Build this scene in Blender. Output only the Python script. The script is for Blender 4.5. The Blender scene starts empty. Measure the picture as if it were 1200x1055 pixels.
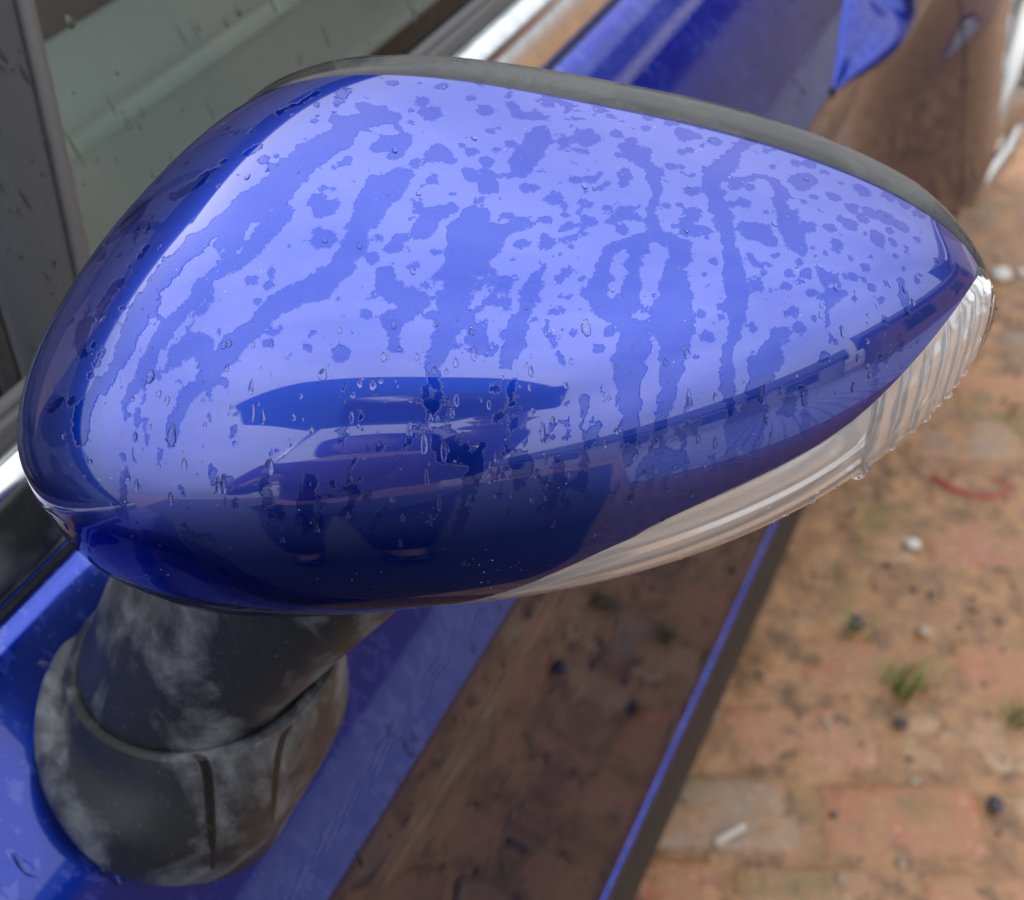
import bpy, bmesh, math, random
import numpy as np
from mathutils import Vector, Matrix
from mathutils.bvhtree import BVHTree

rnd = random.Random(7)
C = bpy.context.scene.collection
sc = bpy.context.scene
H = 1.28                                    # camera height, metres

# ------------------------------------------------------------------ camera
PITCH, YAW, FPX = math.radians(45), math.radians(26.6), 1400.0
Fw = Vector((-math.sin(YAW)*math.cos(PITCH), math.cos(YAW)*math.cos(PITCH), -math.sin(PITCH)))
Rt = Vector((math.cos(YAW), math.sin(YAW), 0))
Up = Rt.cross(Fw)
CAM = Vector((0, 0, H))
cd = bpy.data.cameras.new('camera'); cam = bpy.data.objects.new('camera', cd); C.objects.link(cam)
m = Matrix((Rt, Up, -Fw)).transposed().to_4x4(); m.translation = CAM
cam.matrix_world = m
cd.sensor_fit = 'HORIZONTAL'; cd.sensor_width = 36; cd.lens = 36*FPX/1200
cd.clip_start = 0.01; cd.clip_end = 400
cd.dof.use_dof = True; cd.dof.focus_distance = 0.30; cd.dof.aperture_fstop = 14
sc.camera = cam
# ------------------------------------------------------------------ sky, sun, exposure
SUN_EL, SUN_AZ = math.radians(38), math.radians(-75)      # azimuth clockwise from +Y
w = bpy.data.worlds.new('World'); sc.world = w; w.use_nodes = True
nt = w.node_tree; nt.nodes.clear()
sky = nt.nodes.new('ShaderNodeTexSky'); sky.sky_type = 'NISHITA'; sky.sun_disc = False
sky.sun_elevation = SUN_EL; sky.sun_rotation = SUN_AZ
sky.air_density = 1.0; sky.dust_density = 4.0; sky.ozone_density = 1.0
hs = nt.nodes.new('ShaderNodeHueSaturation'); hs.inputs['Saturation'].default_value = 0.32
bg = nt.nodes.new('ShaderNodeBackground'); bg.inputs[1].default_value = 0.15
wo = nt.nodes.new('ShaderNodeOutputWorld')
nt.links.new(sky.outputs[0], hs.inputs['Color']); cm = nt.nodes.new('ShaderNodeMix'); cm.data_type = 'RGBA'; cm.inputs[0].default_value = .80      # even overcast deck over the sky
tc = nt.nodes.new('ShaderNodeTexCoord'); sx = nt.nodes.new('ShaderNodeSeparateXYZ'); mr = nt.nodes.new('ShaderNodeMapRange')
mr.inputs[1].default_value = 0; mr.inputs[2].default_value = 1; mr.inputs[3].default_value = .42; mr.inputs[4].default_value = 1.26      # overcast: the zenith three times the horizon
mu = nt.nodes.new('ShaderNodeMix'); mu.data_type = 'RGBA'; mu.blend_type = 'MULTIPLY'; mu.inputs[0].default_value = 1; mu.inputs[6].default_value = (5.4, 5.5, 5.75, 1)
nt.links.new(tc.outputs['Generated'], sx.inputs[0]); nt.links.new(sx.outputs[2], mr.inputs[0]); cn = nt.nodes.new('ShaderNodeTexNoise'); cn.inputs['Scale'].default_value = 2.6; cn.inputs['Detail'].default_value = 4; cn.inputs['Roughness'].default_value = .5
cr = nt.nodes.new('ShaderNodeMapRange'); cr.inputs[1].default_value = .3; cr.inputs[2].default_value = .7; cr.inputs[3].default_value = .74; cr.inputs[4].default_value = 1.18
cx = nt.nodes.new('ShaderNodeMath'); cx.operation = 'MULTIPLY'
nt.links.new(tc.outputs['Generated'], cn.inputs['Vector']); nt.links.new(cn.outputs[0], cr.inputs[0]); nt.links.new(mr.outputs[0], cx.inputs[0]); nt.links.new(cr.outputs[0], cx.inputs[1]); nt.links.new(cx.outputs[0], mu.inputs[7]); nt.links.new(mu.outputs[2], cm.inputs[7])
nt.links.new(hs.outputs[0], cm.inputs[6]); nt.links.new(cm.outputs[2], bg.inputs[0]); nt.links.new(bg.outputs[0], wo.inputs[0])
sl = bpy.data.lights.new('sun', 'SUN'); sl.energy = 0.9; sl.angle = math.radians(14); sl.color = (1, .95, .87)
so = bpy.data.objects.new('sun', sl); C.objects.link(so)
sd = Vector((math.sin(SUN_AZ)*math.cos(SUN_EL), math.cos(SUN_AZ)*math.cos(SUN_EL), math.sin(SUN_EL)))
so.rotation_euler = sd.to_track_quat('Z', 'Y').to_euler()
sc.view_settings.view_transform = 'Standard'; sc.view_settings.look = 'None'
sc.view_settings.exposure = 1.2; sc.view_settings.gamma = 1; sc.view_settings.use_curve_mapping = False
sc.cycles.max_bounces = 10; sc.cycles.transmission_bounces = 8; sc.cycles.glossy_bounces = 6

# ------------------------------------------------------------------ helpers
def ray(px, py):
    return (Fw + Rt*((px-600)/FPX) + Up*((527.5-py)/FPX))
def on_z(px, py, z):
    d = ray(px, py); return CAM + d*((z-CAM.z)/d.z)
def on_x(px, py, x):
    d = ray(px, py); return CAM + d*((x-CAM.x)/d.x)
def link(o, parent=None):
    C.objects.link(o)
    if parent: o.parent = parent
    return o
def mesh(name, verts, faces, mat=None, parent=None, smooth=True, origin=None):
    me = bpy.data.meshes.new(name); me.from_pydata([tuple(v) for v in verts], [], faces); me.update()
    if smooth: me.polygons.foreach_set('use_smooth', [True]*len(me.polygons))
    if mat: me.materials.append(mat)
    return link(bpy.data.objects.new(name, me), parent)
def from_bm(name, bm, mat=None, parent=None, smooth=True):
    bmesh.ops.recalc_face_normals(bm, faces=bm.faces)
    me = bpy.data.meshes.new(name); bm.to_mesh(me); bm.free()
    if smooth: me.polygons.foreach_set('use_smooth', [True]*len(me.polygons))
    if mat: me.materials.append(mat)
    return link(bpy.data.objects.new(name, me), parent)
def empty(name, loc=(0, 0, 0)):
    o = bpy.data.objects.new(name, None); o.location = loc; o.empty_display_size = .05
    return link(o)
def tag(o, label=None, cat=None, group=None, kind=None):
    if label: o['label'] = label
    if cat: o['category'] = cat
    if group: o['group'] = group
    if kind: o['kind'] = kind
    return o
def grid_faces(nu, nv, flip=False, closed_v=False, off=0):
    f = []
    for i in range(nu-1):
        for j in range(nv if closed_v else nv-1):
            k = (j+1) % nv
            q = (off+i*nv+j, off+(i+1)*nv+j, off+(i+1)*nv+k, off+i*nv+k)
            f.append(q[::-1] if flip else q)
    return f
def bevel_mod(o, wd=.002, seg=2, ang=35):
    b = o.modifiers.new('bevel', 'BEVEL'); b.width = wd; b.segments = seg; b.limit_method = 'ANGLE'; b.angle_limit = math.radians(ang)
    return o
def catmull(pts, n=8):
    """smooth curve through points; a point given twice makes a crease"""
    pts = [np.array(p, float) for p in pts]; out = []
    for i in range(len(pts)-1):
        p1, p2 = pts[i], pts[i+1]
        if np.allclose(p1, p2): continue
        p0 = pts[i-1] if i > 0 and not np.allclose(pts[i-1], p1) else 2*p1-p2
        p3 = pts[i+2] if i+2 < len(pts) and not np.allclose(pts[i+2], p2) else 2*p2-p1
        for k in range(n):
            t = k/n
            out.append(.5*((2*p1)+(-p0+p2)*t+(2*p0-5*p1+4*p2-p3)*t*t+(-p0+3*p1-3*p2+p3)*t**3))
    out.append(pts[-1]); return np.array(out)
def sweep_y(name, prof, ys, mat, parent, xoff=None, flip=False):
    """an (x, z) profile carried along the car's length"""
    V = []
    for y in ys:
        for (x, z) in prof:
            V.append((x+(xoff(y, z) if xoff else 0), y, z+H))
    return mesh(name, V, grid_faces(len(ys), len(prof), flip), mat, parent)
def tube(bm, pts, rads, n=12, caps=True):
    rings = []
    prev = None
    for i, p in enumerate(pts):
        p = Vector(p)
        t = (Vector(pts[min(i+1, len(pts)-1)])-Vector(pts[max(i-1, 0)])).normalized()
        a = t.orthogonal().normalized() if prev is None else (prev-t*prev.dot(t)).normalized()
        prev = a; b = t.cross(a)
        r = rads[i] if hasattr(rads, '__len__') else rads
        rings.append([bm.verts.new(p+a*(r*math.cos(2*math.pi*k/n))+b*(r*math.sin(2*math.pi*k/n))) for k in range(n)])
    for q, s in zip(rings, rings[1:]):
        for k in range(n): bm.faces.new((q[k], q[(k+1) % n], s[(k+1) % n], s[k]))
    if caps: bm.faces.new(rings[0][::-1]); bm.faces.new(rings[-1])
    return rings

# ------------------------------------------------------------------ materials
class NT:
    def __init__(s, name):
        s.m = bpy.data.materials.new(name); s.m.use_nodes = True; s.t = s.m.node_tree; s.t.nodes.clear()
        s.out = s.n('OutputMaterial')
    def n(s, typ, **kw):
        nd = s.t.nodes.new('ShaderNode'+typ)
        for k, v in kw.items():
            if hasattr(nd, k) and k not in nd.inputs: setattr(nd, k, v)
            else: s.set(nd, k, v)
        return nd
    def set(s, nd, k, v):
        i = nd.inputs[k]
        if isinstance(v, bpy.types.NodeSocket): s.t.links.new(v, i)
        else: i.default_value = v
    def noise(s, scale, detail=4, rough=.55, vec=None, dist=0):
        nd = s.n('TexNoise', Scale=scale, Detail=detail, Roughness=rough, Distortion=dist)
        if vec is not None: s.set(nd, 'Vector', vec)
        return nd.outputs['Fac']
    def ramp(s, fac, stops, interp='LINEAR'):
        nd = s.n('ValToRGB'); s.set(nd, 'Fac', fac); cr = nd.color_ramp; cr.interpolation = interp
        while len(cr.elements) > 1: cr.elements.remove(cr.elements[-1])
        for k, (p, c) in enumerate(stops):
            e = cr.elements[0] if k == 0 else cr.elements.new(p)
            e.position = p; c = (c, c, c) if not hasattr(c, '__len__') else c; e.color = (*c[:3], 1)
        return nd.outputs['Color']
    def mix(s, fac, a, b, mode='MIX'):
        nd = s.n('Mix', data_type='RGBA', blend_type=mode)
        s.set(nd, 0, fac); s.set(nd, 6, (*a, 1) if isinstance(a, tuple) else a); s.set(nd, 7, (*b, 1) if isinstance(b, tuple) else b)
        return nd.outputs[2]
    def math(s, op, a, b=0, clamp=False):
        nd = s.n('Math', operation=op, use_clamp=clamp); s.set(nd, 0, a); s.set(nd, 1, b); return nd.outputs[0]
    def coord(s, which='Object'): return s.n('TexCoord').outputs[which]
    def mapping(s, scale=(1, 1, 1), loc=(0, 0, 0), rot=(0, 0, 0), vec=None):
        nd = s.n('Mapping'); s.set(nd, 'Scale', scale); s.set(nd, 'Location', loc); s.set(nd, 'Rotation', rot)
        s.set(nd, 'Vector', vec if vec is not None else s.coord()); return nd.outputs[0]
    def attr(s, name): return s.n('Attribute', attribute_name=name)
    def bump(s, h, strength=.3, dist=.001, normal=None):
        nd = s.n('Bump', Strength=strength, Distance=dist); s.set(nd, 'Height', h)
        if normal is not None: s.set(nd, 'Normal', normal)
        return nd.outputs[0]
    def bsdf(s, **kw):
        nd = s.n('BsdfPrincipled')
        for k, v in kw.items():
            k = k.replace('_', ' ')
            if isinstance(v, tuple) and len(v) == 3 and k != 'Normal': v = (*v, 1)
            s.set(nd, k, v)
        return nd.outputs[0]
    def done(s, sh): s.t.links.new(sh, s.out.inputs['Surface']); return s.m

BLUE = (.002, .024, .33)
def paint_mat(name, wet_attr=None, mist=.05, veil_ior=2.05, wet_ior=1.72, dew0=.06, shaded_coat=1.0, side_shade=.12):
    t = NT(name)
    vec = t.coord()
    flake = t.noise(4200, 1, .5, vec)
    base = t.mix(t.ramp(flake, [(.35, 0), (.75, 1)]), BLUE, (.004, .050, .50))
    if wet_attr:
        a = t.attr(wet_attr).outputs['Fac']
        n0 = t.noise(120, 2, .5, vec); n1 = t.noise(330, 4, .65, vec); n2 = t.noise(1300, 2, .5, vec)
        f = t.math('ADD', a, t.math('MULTIPLY', t.math('SUBTRACT', n0, .5), .85))
        f = t.math('ADD', f, t.math('MULTIPLY', t.math('SUBTRACT', n1, .5), 1.05))
        f = t.math('ADD', f, t.math('MULTIPLY', t.math('SUBTRACT', n2, .5), .20))
        wet = t.ramp(f, [(.49, 0), (.51, 1)])
        edge = t.ramp(f, [(.43, 0), (.50, 1), (.60, .35), (1, .35)])
        nb = t.bump(edge, .42, .0002)
    else:
        mp = t.mapping((1, 1, .45))
        f = t.math('ADD', t.noise(170, 4, .62, mp), t.math('MULTIPLY', t.noise(14, 2, .5, vec), .4))
        wet = t.ramp(f, [(.62, 0), (.66, 1)]); nb = None
    dust = t.noise(40, 5, .7, vec)
    glossy = dict(Base_Color=base, Specular_Tint=(.03, .08, .45), Metallic=.93, Roughness=.29, Coat_Weight=1.0, Coat_Roughness=.008, Coat_IOR=wet_ior)
    if nb is not None: glossy['Coat_Normal'] = nb
    clear = t.bsdf(**glossy)
    # dried dew and road film between the wet runs: a thin pale veil over the same paint
    mb = t.mix(.45, base, (.045, .085, .54))
    dry = t.bsdf(Base_Color=mb, Specular_Tint=(.05, .1, .5), Metallic=.85, Roughness=.32, Coat_Weight=1.0, Coat_Roughness=.03, Coat_IOR=veil_ior)
    veil = t.n('BsdfDiffuse', Color=(.50, .50, .68, 1)).outputs[0]
    mx = t.n('MixShader'); t.set(mx, 0, t.math('MULTIPLY', t.ramp(dust, [(.2, .6), (.8, 1.0)]), mist)); t.set(mx, 1, dry); t.set(mx, 2, veil)
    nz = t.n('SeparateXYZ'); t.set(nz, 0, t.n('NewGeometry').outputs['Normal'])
    dew = t.ramp(nz.outputs['Z'], [(dew0, 0), (dew0+.34, 1)])          # dew and dust settle on what faces up; other faces take the shaded paint
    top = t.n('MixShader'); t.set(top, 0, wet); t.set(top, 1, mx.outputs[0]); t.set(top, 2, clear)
    shaded = t.bsdf(Base_Color=t.mix(side_shade, base, (.001, .002, .008)), Specular_Tint=(.02, .05, .3), Metallic=.95, Roughness=.24, Coat_Weight=shaded_coat, Coat_Roughness=.006, Coat_IOR=1.5)
    fin = t.n('MixShader'); t.set(fin, 0, dew); t.set(fin, 1, shaded); t.set(fin, 2, top.outputs[0])
    sp = t.n('TexVoronoi', Scale=430.0); t.set(sp, 'Vector', vec)
    spk = t.math('MULTIPLY', t.ramp(sp.outputs['Distance'], [(.05, 1), (.11, 0)]), t.ramp(t.noise(60, 2, .5, vec), [(.55, 0), (.66, .75)]))
    f2 = t.n('MixShader'); t.set(f2, 0, spk); t.set(f2, 1, fin.outputs[0]); t.set(f2, 2, t.n('BsdfDiffuse', Color=(.55, .55, .55, 1)).outputs[0])
    return t.done(f2.outputs[0])
M = {}
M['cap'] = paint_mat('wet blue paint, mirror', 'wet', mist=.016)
M['paint'] = paint_mat('wet blue paint, body', None, mist=.006, veil_ior=1.68, wet_ior=1.58, dew0=.3, shaded_coat=1.0, side_shade=.75)
def plastic(name, col, rough=.45, stain=True, pale=(.16, .165, .165)):
    t = NT(name); vec = t.coord()
    n1 = t.noise(38, 6, .65, vec, .6); n2 = t.noise(160, 4, .6, vec)
    f = t.math('MULTIPLY', t.ramp(n1, [(.46, 0), (.62, 1)]), t.ramp(n2, [(.3, .45), (.7, 1)])) if stain else t.math('MULTIPLY', n2, .15)
    c = t.mix(f, col, pale)
    b = t.bump(t.noise(1800, 2, .5, vec), .25, .0002)
    return t.done(t.bsdf(Base_Color=c, Roughness=t.math('ADD', t.math('MULTIPLY', f, .3), rough), Normal=b, Specular_IOR_Level=.5))
def arm_mat():
    t = NT('weathered black plastic'); vec = t.coord(); v2 = t.mapping((1, 1, .6))
    n1 = t.noise(30, 5, .6, v2, .3); n2 = t.noise(120, 5, .65, vec, .8); n3 = t.noise(700, 3, .6, vec)
    f = t.math('MULTIPLY', t.ramp(n1, [(.45, .04), (.60, 1)]), t.ramp(n2, [(.30, .35), (.64, 1)]))
    dr = t.ramp(t.math('ADD', t.attr('drip').outputs['Fac'], t.math('MULTIPLY', t.math('SUBTRACT', n2, .5), .25)), [(.42, 0), (.58, 1)])
    f = t.math('MULTIPLY', f, t.math('SUBTRACT', 1, dr), True)
    c = t.mix(f, (.018, .019, .022), (.185, .20, .215)); c = t.mix(dr, c, (.010, .009, .009))
    c = t.mix(t.math('MULTIPLY', t.ramp(n3, [(.62, 0), (.75, 1)]), .25), c, (.30, .30, .29))
    return t.done(t.bsdf(Base_Color=c, Roughness=t.math('ADD', t.math('MULTIPLY', f, .25), .40), Normal=t.bump(t.math('ADD', n3, t.math('MULTIPLY', n2, .3)), .3, .0003), Specular_IOR_Level=.4))
M['arm'] = arm_mat()
M['rim'] = plastic('satin black plastic', (.032, .032, .033), .17, True, (.085, .085, .082))
M['sillc'] = plastic('black sill cover', (.010, .008, .009), .62, False)
M['rubber'] = plastic('black rubber', (.012, .012, .013), .5, False)
M['seal'] = plastic('grey rubber lip', (.10, .095, .092), .5, False)
M['divider'] = plastic('matt window divider', (.046, .052, .060), .42, False)
def simple(name, **kw):
    t = NT(name); return t.done(t.bsdf(**kw))
def chrome():
    t = NT('spotted chrome'); n = t.noise(90, 5, .65, t.coord())
    return t.done(t.bsdf(Base_Color=t.mix(t.ramp(n, [(.35, 0), (.75, 1)]), (.75, .77, .77), (.52, .55, .56)), Metallic=1.0, Roughness=t.ramp(n, [(.3, .06), (.8, .22)])))
M['chrome'] = chrome()
M['alloy'] = simple('silver alloy', Base_Color=(.62, .61, .58), Metallic=.9, Roughness=.28)
M['tyre'] = plastic('tyre rubber', (.018, .018, .018), .6, False)
M['glass'] = simple('tinted window glass', Base_Color=(.90, .97, .93), Roughness=.0, Transmission_Weight=1.0, IOR=1.0)
def glass_thin():
    t = NT('tinted window glass thin')
    tr = t.n('BsdfTransparent', Color=(.84, .88, .86, 1)).outputs[0]
    gl = t.n('BsdfGlossy', Color=(.95, 1, .98, 1), Roughness=.02).outputs[0]
    mx = t.n('MixShader'); fr = t.n('Fresnel', IOR=1.6).outputs[0]
    t.set(mx, 0, fr); t.set(mx, 1, tr); t.set(mx, 2, gl)
    return t.done(mx.outputs[0])
M['glass'] = glass_thin()
M['trim_grey'] = plastic('pale grey door card', (.60, .66, .62), .7, False)
M['seat'] = plastic('grey seat cloth', (.56, .62, .58), .9, False)
M['dark'] = plastic('dark cabin trim', (.02, .021, .022), .7, False)
M['lens'] = simple('clear lens plastic', Base_Color=(1, 1, 1), Roughness=.01, Transmission_Weight=1.0, IOR=1.38)
M['reflector'] = simple('silvered reflector', Base_Color=(.98, .98, .98), Metallic=.5, Roughness=.12)
M['water'] = simple('water', Base_Color=(1, 1, 1), Roughness=.0, Transmission_Weight=1.0, IOR=1.33)
M['water_shaded'] = simple('water on window', Base_Color=(.42, .46, .46), Roughness=.0, Transmission_Weight=1.0, IOR=1.33)  # grey tint stands in for the dark surroundings the drops reflect
M['mirror'] = simple('mirror glass', Base_Color=(.8, .82, .83), Metallic=1.0, Roughness=.01)

def cloth(name, col, rough=.85):
    t = NT(name); n = t.noise(60, 4, .6, t.coord())
    return t.done(t.bsdf(Base_Color=t.mix(n, tuple(c*.75 for c in col), tuple(min(1, c*1.2) for c in col)), Roughness=rough))
# ================================================================== GROUND
def ground_mat():
    t = NT('damp earth and grit'); vec = t.coord()
    a = t.noise(3.2, 5, .6, vec); b = t.noise(26, 6, .65, vec); g = t.noise(170, 3, .6, vec)
    c = t.mix(t.ramp(b, [(.36, 0), (.64, 1)]), (.12, .058, .026), (.48, .255, .12))
    c = t.mix(t.ramp(a, [(.4, 0), (.7, .7)]), c, (.32, .165, .078))
    c = t.mix(t.ramp(g, [(.60, 0), (.74, .8)]), c, (.58, .42, .26))
    c = t.mix(t.ramp(t.noise(6, 4, .6, t.mapping(loc=(3, 7, 1))), [(.56, 0), (.70, .6)]), c, (.17, .145, .035))
    bm_ = t.bump(t.math('ADD', b, t.math('MULTIPLY', g, .4)), .6, .006)
    return t.done(t.bsdf(Base_Color=c, Roughness=t.ramp(b, [(.3, .28), (.7, .62)]), Normal=bm_))
M['earth'] = ground_mat()
def brick_mat():
    t = NT('worn paving brick'); vec = t.coord()
    r = t.n('ObjectInfo').outputs['Random']
    base = t.ramp(r, [(0, (.42, .14, .07)), (.18, (.36, .20, .11)), (.34, (.46, .19, .11)), (.5, (.20, .165, .145)), (.66, (.46, .31, .19)), (.82, (.28, .22, .175)), (.92, (.36, .12, .075))], 'CONSTANT')
    off = t.n('VectorMath', operation='SCALE'); 
    rv = t.n('CombineXYZ', X=r, Y=r, Z=r).outputs[0]; t.set(off, 0, rv); t.set(off, 'Scale', 57.0)
    ad = t.n('VectorMath', operation='ADD'); t.set(ad, 0, vec); t.set(ad, 1, off.outputs[0]); v2 = ad.outputs[0]
    n1 = t.noise(24, 6, .68, v2); n2 = t.noise(120, 4, .6, v2)
    c = t.mix(t.ramp(n1, [(.38, .25), (.60, .92)]), base, (.37, .20, .098)); c = t.mix(t.ramp(t.noise(30, 5, .65, v2), [(.56, 0), (.68, .7)]), c, (.085, .045, .022))
    c = t.mix(t.ramp(n2, [(.58, 0), (.70, .7)]), c, (.60, .46, .32))
    c = t.mix(t.ramp(t.noise(9, 4, .6, v2), [(.56, 0), (.70, .55)]), c, (.17, .14, .04))
    b = t.bump(t.math('ADD', n1, t.math('MULTIPLY', n2, .5)), .6, .004)
    return t.done(t.bsdf(Base_Color=c, Roughness=t.ramp(n1, [(.3, .26), (.7, .6)]), Normal=b))
M['brick'] = brick_mat()
from mathutils import noise as mn
def gz(x, y):
    return -.0030 + .0065*mn.noise((x*3.6, y*3.6, 2)) + .0036*max(0, min(1, (y-.95)/.35)) + .0030*mn.noise((x*17, y*17, 5)) + .0012*mn.noise((x*55, y*55, 9))
V = []; xs = np.concatenate([[-60, -20, -6, -2, -.9], np.linspace(-.6, 1.0, 170), [1.6, 4, 12, 60]]); ys = np.concatenate([[-60, -15, -4, -1, -.2], np.linspace(.1, 3.2, 330), [4, 8, 20, 60]])
for x in xs:
    for y in ys: V.append((x, y, gz(x, y) if -.7 < x < 1.1 and 0 < y < 3.3 else -.002))
ground = tag(mesh('ground', V, grid_faces(len(xs), len(ys)), M['earth']), kind='structure')
def added_asphalt():
    t = NT('added wet asphalt'); n = t.noise(240, 4, .7, t.coord())
    return t.done(t.bsdf(Base_Color=t.ramp(n, [(.3, .012), (.7, .04)]), Roughness=.55, Normal=t.bump(n, .5, .003)))
def blockpave():
    t = NT('grey block paving'); b = t.n('TexBrick', Scale=1.0); t.set(b, 'Vector', t.mapping((2.2, 2.2, 1), rot=(0, 0, .3))); t.set(b, 'Color1', (.46, .46, .47, 1)); t.set(b, 'Color2', (.38, .38, .40, 1)); t.set(b, 'Mortar', (.16, .16, .155, 1)); t.set(b, 'Mortar Size', .016)
    return t.done(t.bsdf(Base_Color=b.outputs['Color'], Roughness=.5))
tag(mesh('added_road', [(-1.0, -30, .006), (-1.0, .20, .006), (.15, .05, .006), (1.2, -.75, .006), (5, -4, .006), (9, -30, .006)], [(0, 5, 4, 3, 2, 1)], added_asphalt(), None, False), kind='structure')  # added dark sheet out of view, darkens the cap's lower reflection
tag(mesh('pavement', [(1.8, -1.1, .010), (1.8, 12, .010), (12, 12, .010), (12, -9.7, .010), (5.1, -3.9, .010)], [(0, 4, 3, 2, 1)], blockpave(), None, False), kind='structure')
# paving bricks, half sunk in the dirt
bricks_me = []
for k in range(9):
    bm = bmesh.new(); L, W, T = .0985, .0485, .03; n1, n2 = 15, 8; vs = {}
    for i in range(n1):
        for j in range(n2):
            u, v = -1+2*i/(n1-1), -1+2*j/(n2-1)
            u, v = math.copysign(abs(u)**.75, u), math.copysign(abs(v)**.75, v); x, y = L*u, W*v
            ex, ey = L-abs(x), W-abs(y); e = min(ex, ey)
            z = -.0045*math.exp(-e/.004)-.004*math.exp(-math.hypot(ex, ey)/.012)+.0022*mn.noise((x*45, y*45, k*7.3))+.0016*mn.noise((x*130, y*130, k*3.1))
            z -= .006*max(0, mn.noise((x*22, y*22, k*5.7+40))-.25)
            j_ = .004*mn.noise((x*60, y*60, k+9)) if e < .001 else 0
            vs[i, j] = bm.verts.new((x*(1-.03*(ex < .002 and ey < .002))+j_, y*(1-.05*(ex < .002 and ey < .002))+j_, z))
    for i in range(n1-1):
        for j in range(n2-1): bm.faces.new((vs[i, j], vs[i+1, j], vs[i+1, j+1], vs[i, j+1]))
    loop = [(i, 0) for i in range(n1)] + [(n1-1, j) for j in range(1, n2)] + [(i, n2-1) for i in range(n1-2, -1, -1)] + [(0, j) for j in range(n2-2, 0, -1)]
    lo = [bm.verts.new((vs[q].co.x*1.015, vs[q].co.y*1.02, -T)) for q in loop]
    for a in range(len(loop)): b = (a+1) % len(loop); bm.faces.new((vs[loop[b]], vs[loop[a]], lo[a], lo[b]))
    me = bpy.data.meshes.new('brick'); bmesh.ops.recalc_face_normals(bm, faces=bm.faces); bm.to_mesh(me); bm.free()
    me.polygons.foreach_set('use_smooth', [True]*len(me.polygons)); me.materials.append(M['brick']); bricks_me.append(me)
BA = math.radians(24); ca, sa = math.cos(BA), math.sin(BA)
for j in range(-8, 40):
    for i in range(-10, 20):
        bx = (i+.5*(j % 2))*.208; by = j*.107
        x = ca*bx-sa*by-.02; y = sa*bx+ca*by+.05
        if not (-.22 < x < .62 and .42 < y < 2.95): continue
        if x > .30+.12*(y-.4) + .15: continue
        o = bpy.data.objects.new('brick', bricks_me[rnd.randrange(9)])
        o.location = (x, y, -.0005+rnd.uniform(-.0045, .0035)); o.rotation_euler = (rnd.uniform(-.03, .03), rnd.uniform(-.02, .02), BA+rnd.uniform(-.05, .05)+(math.pi if rnd.random() < .5 else 0))
        link(o, ground)

# ================================================================== CAR
car = tag(empty('car', (-.9, .6, 0)), 'glossy blue car wet with rain, its wing mirror filling the picture', 'car')
CI = Matrix.Translation((.9, -.6, 0))
def under(o, parent=None):
    """parent while keeping world-space vertex coordinates"""
    p = parent or car
    o.parent = p
    mw = Matrix.Identity(4)
    q = p
    chain = Vector((0, 0, 0))
    while q is not None: chain += Vector(q.location); q = q.parent
    o.location = -chain
    return o
# ---- body side
DOOR = catmull([(-.300, -.362), (-.288, -.3535), (-.281, -.354), (-.272, -.3595), (-.246, -.388), (-.2205, -.418), (-.1965, -.455), (-.1805, -.484), (-.1715, -.500), (-.1715, -.500),
                (-.1705, -.506), (-.168, -.532), (-.168, -.532), (-.1735, -.543), (-.1835, -.580), (-.1845, -.63), (-.173, -.71), (-.152, -.80), (-.131, -.89), (-.1225, -.918), (-.1225, -.918)], 7)
SILL = catmull([(-.1300, -.9215), (-.1225, -.9225), (-.1196, -.925), (-.1188, -.929), (-.1200, -.9360), (-.1265, -.9420)], 6)
SILLC = catmull([(-.1300, -.9425), (-.1265, -.9430), (-.1235, -.948), (-.1170, -.98), (-.1135, -1.03), (-.1140, -1.055), (-.126, -1.078), (-.20, -1.09), (-.35, -1.09)], 6)
def door_x(z):
    i = np.argsort(DOOR[:, 1]); return float(np.interp(z, DOOR[i, 1], DOOR[i, 0]))
def flare(y, z):
    s = 0.0
    q = max(0, min(1, (y-1.15)/.5)); s += .074*q*q*(3-2*q)*max(0, min(1, (-.44-z)/.26))
    return s - .010*max(0, y-.2)**1.5*.4
def door_hit(px, py):
    d = ray(px, py); t = .25
    while t < 3:
        p = d*t
        if p.x < door_x(p.z): return CAM+p
        t += .0006
    return CAM+d
ysd = list(np.linspace(-.75, 1.50, 46))
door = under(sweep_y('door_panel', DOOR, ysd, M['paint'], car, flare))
ysr = list(np.linspace(1.506, 2.30, 26))
def arch(y, z):                       # cut the wheel arch by folding the lower panel inwards
    return flare(y, z)
WC = Vector((-.185, 2.02, .30)); RA = .345
V = []; nP = len(DOOR)
for y in ysr:
    for (x, z) in DOOR:
        zz = z; dy = y-WC.y
        if abs(dy) < RA:
            za = WC.z+math.sqrt(RA*RA-dy*dy)-H
            if z < za: zz = za
        V.append((x+flare(y, zz) if zz == z else door_x(zz)+flare(y, zz), y, zz+H))
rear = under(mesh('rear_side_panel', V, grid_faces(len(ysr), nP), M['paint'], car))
under(sweep_y('sill', SILL, [y for y in np.linspace(-.75, 1.68, 40)], M['paint'], car, lambda y, z: -.010*max(0, y-.2)**1.5*.4))
under(sweep_y('sill_cover', SILLC, list(np.linspace(-.75, 1.68, 40)), M['sillc'], car, lambda y, z: -.010*max(0, y-.2)**1.5*.4))
under(sweep_y('underbody', [(-.33, -1.088), (-.36, -1.11), (-1.5, -1.11)], [-.75, 2.3], M['dark'], car))
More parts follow.
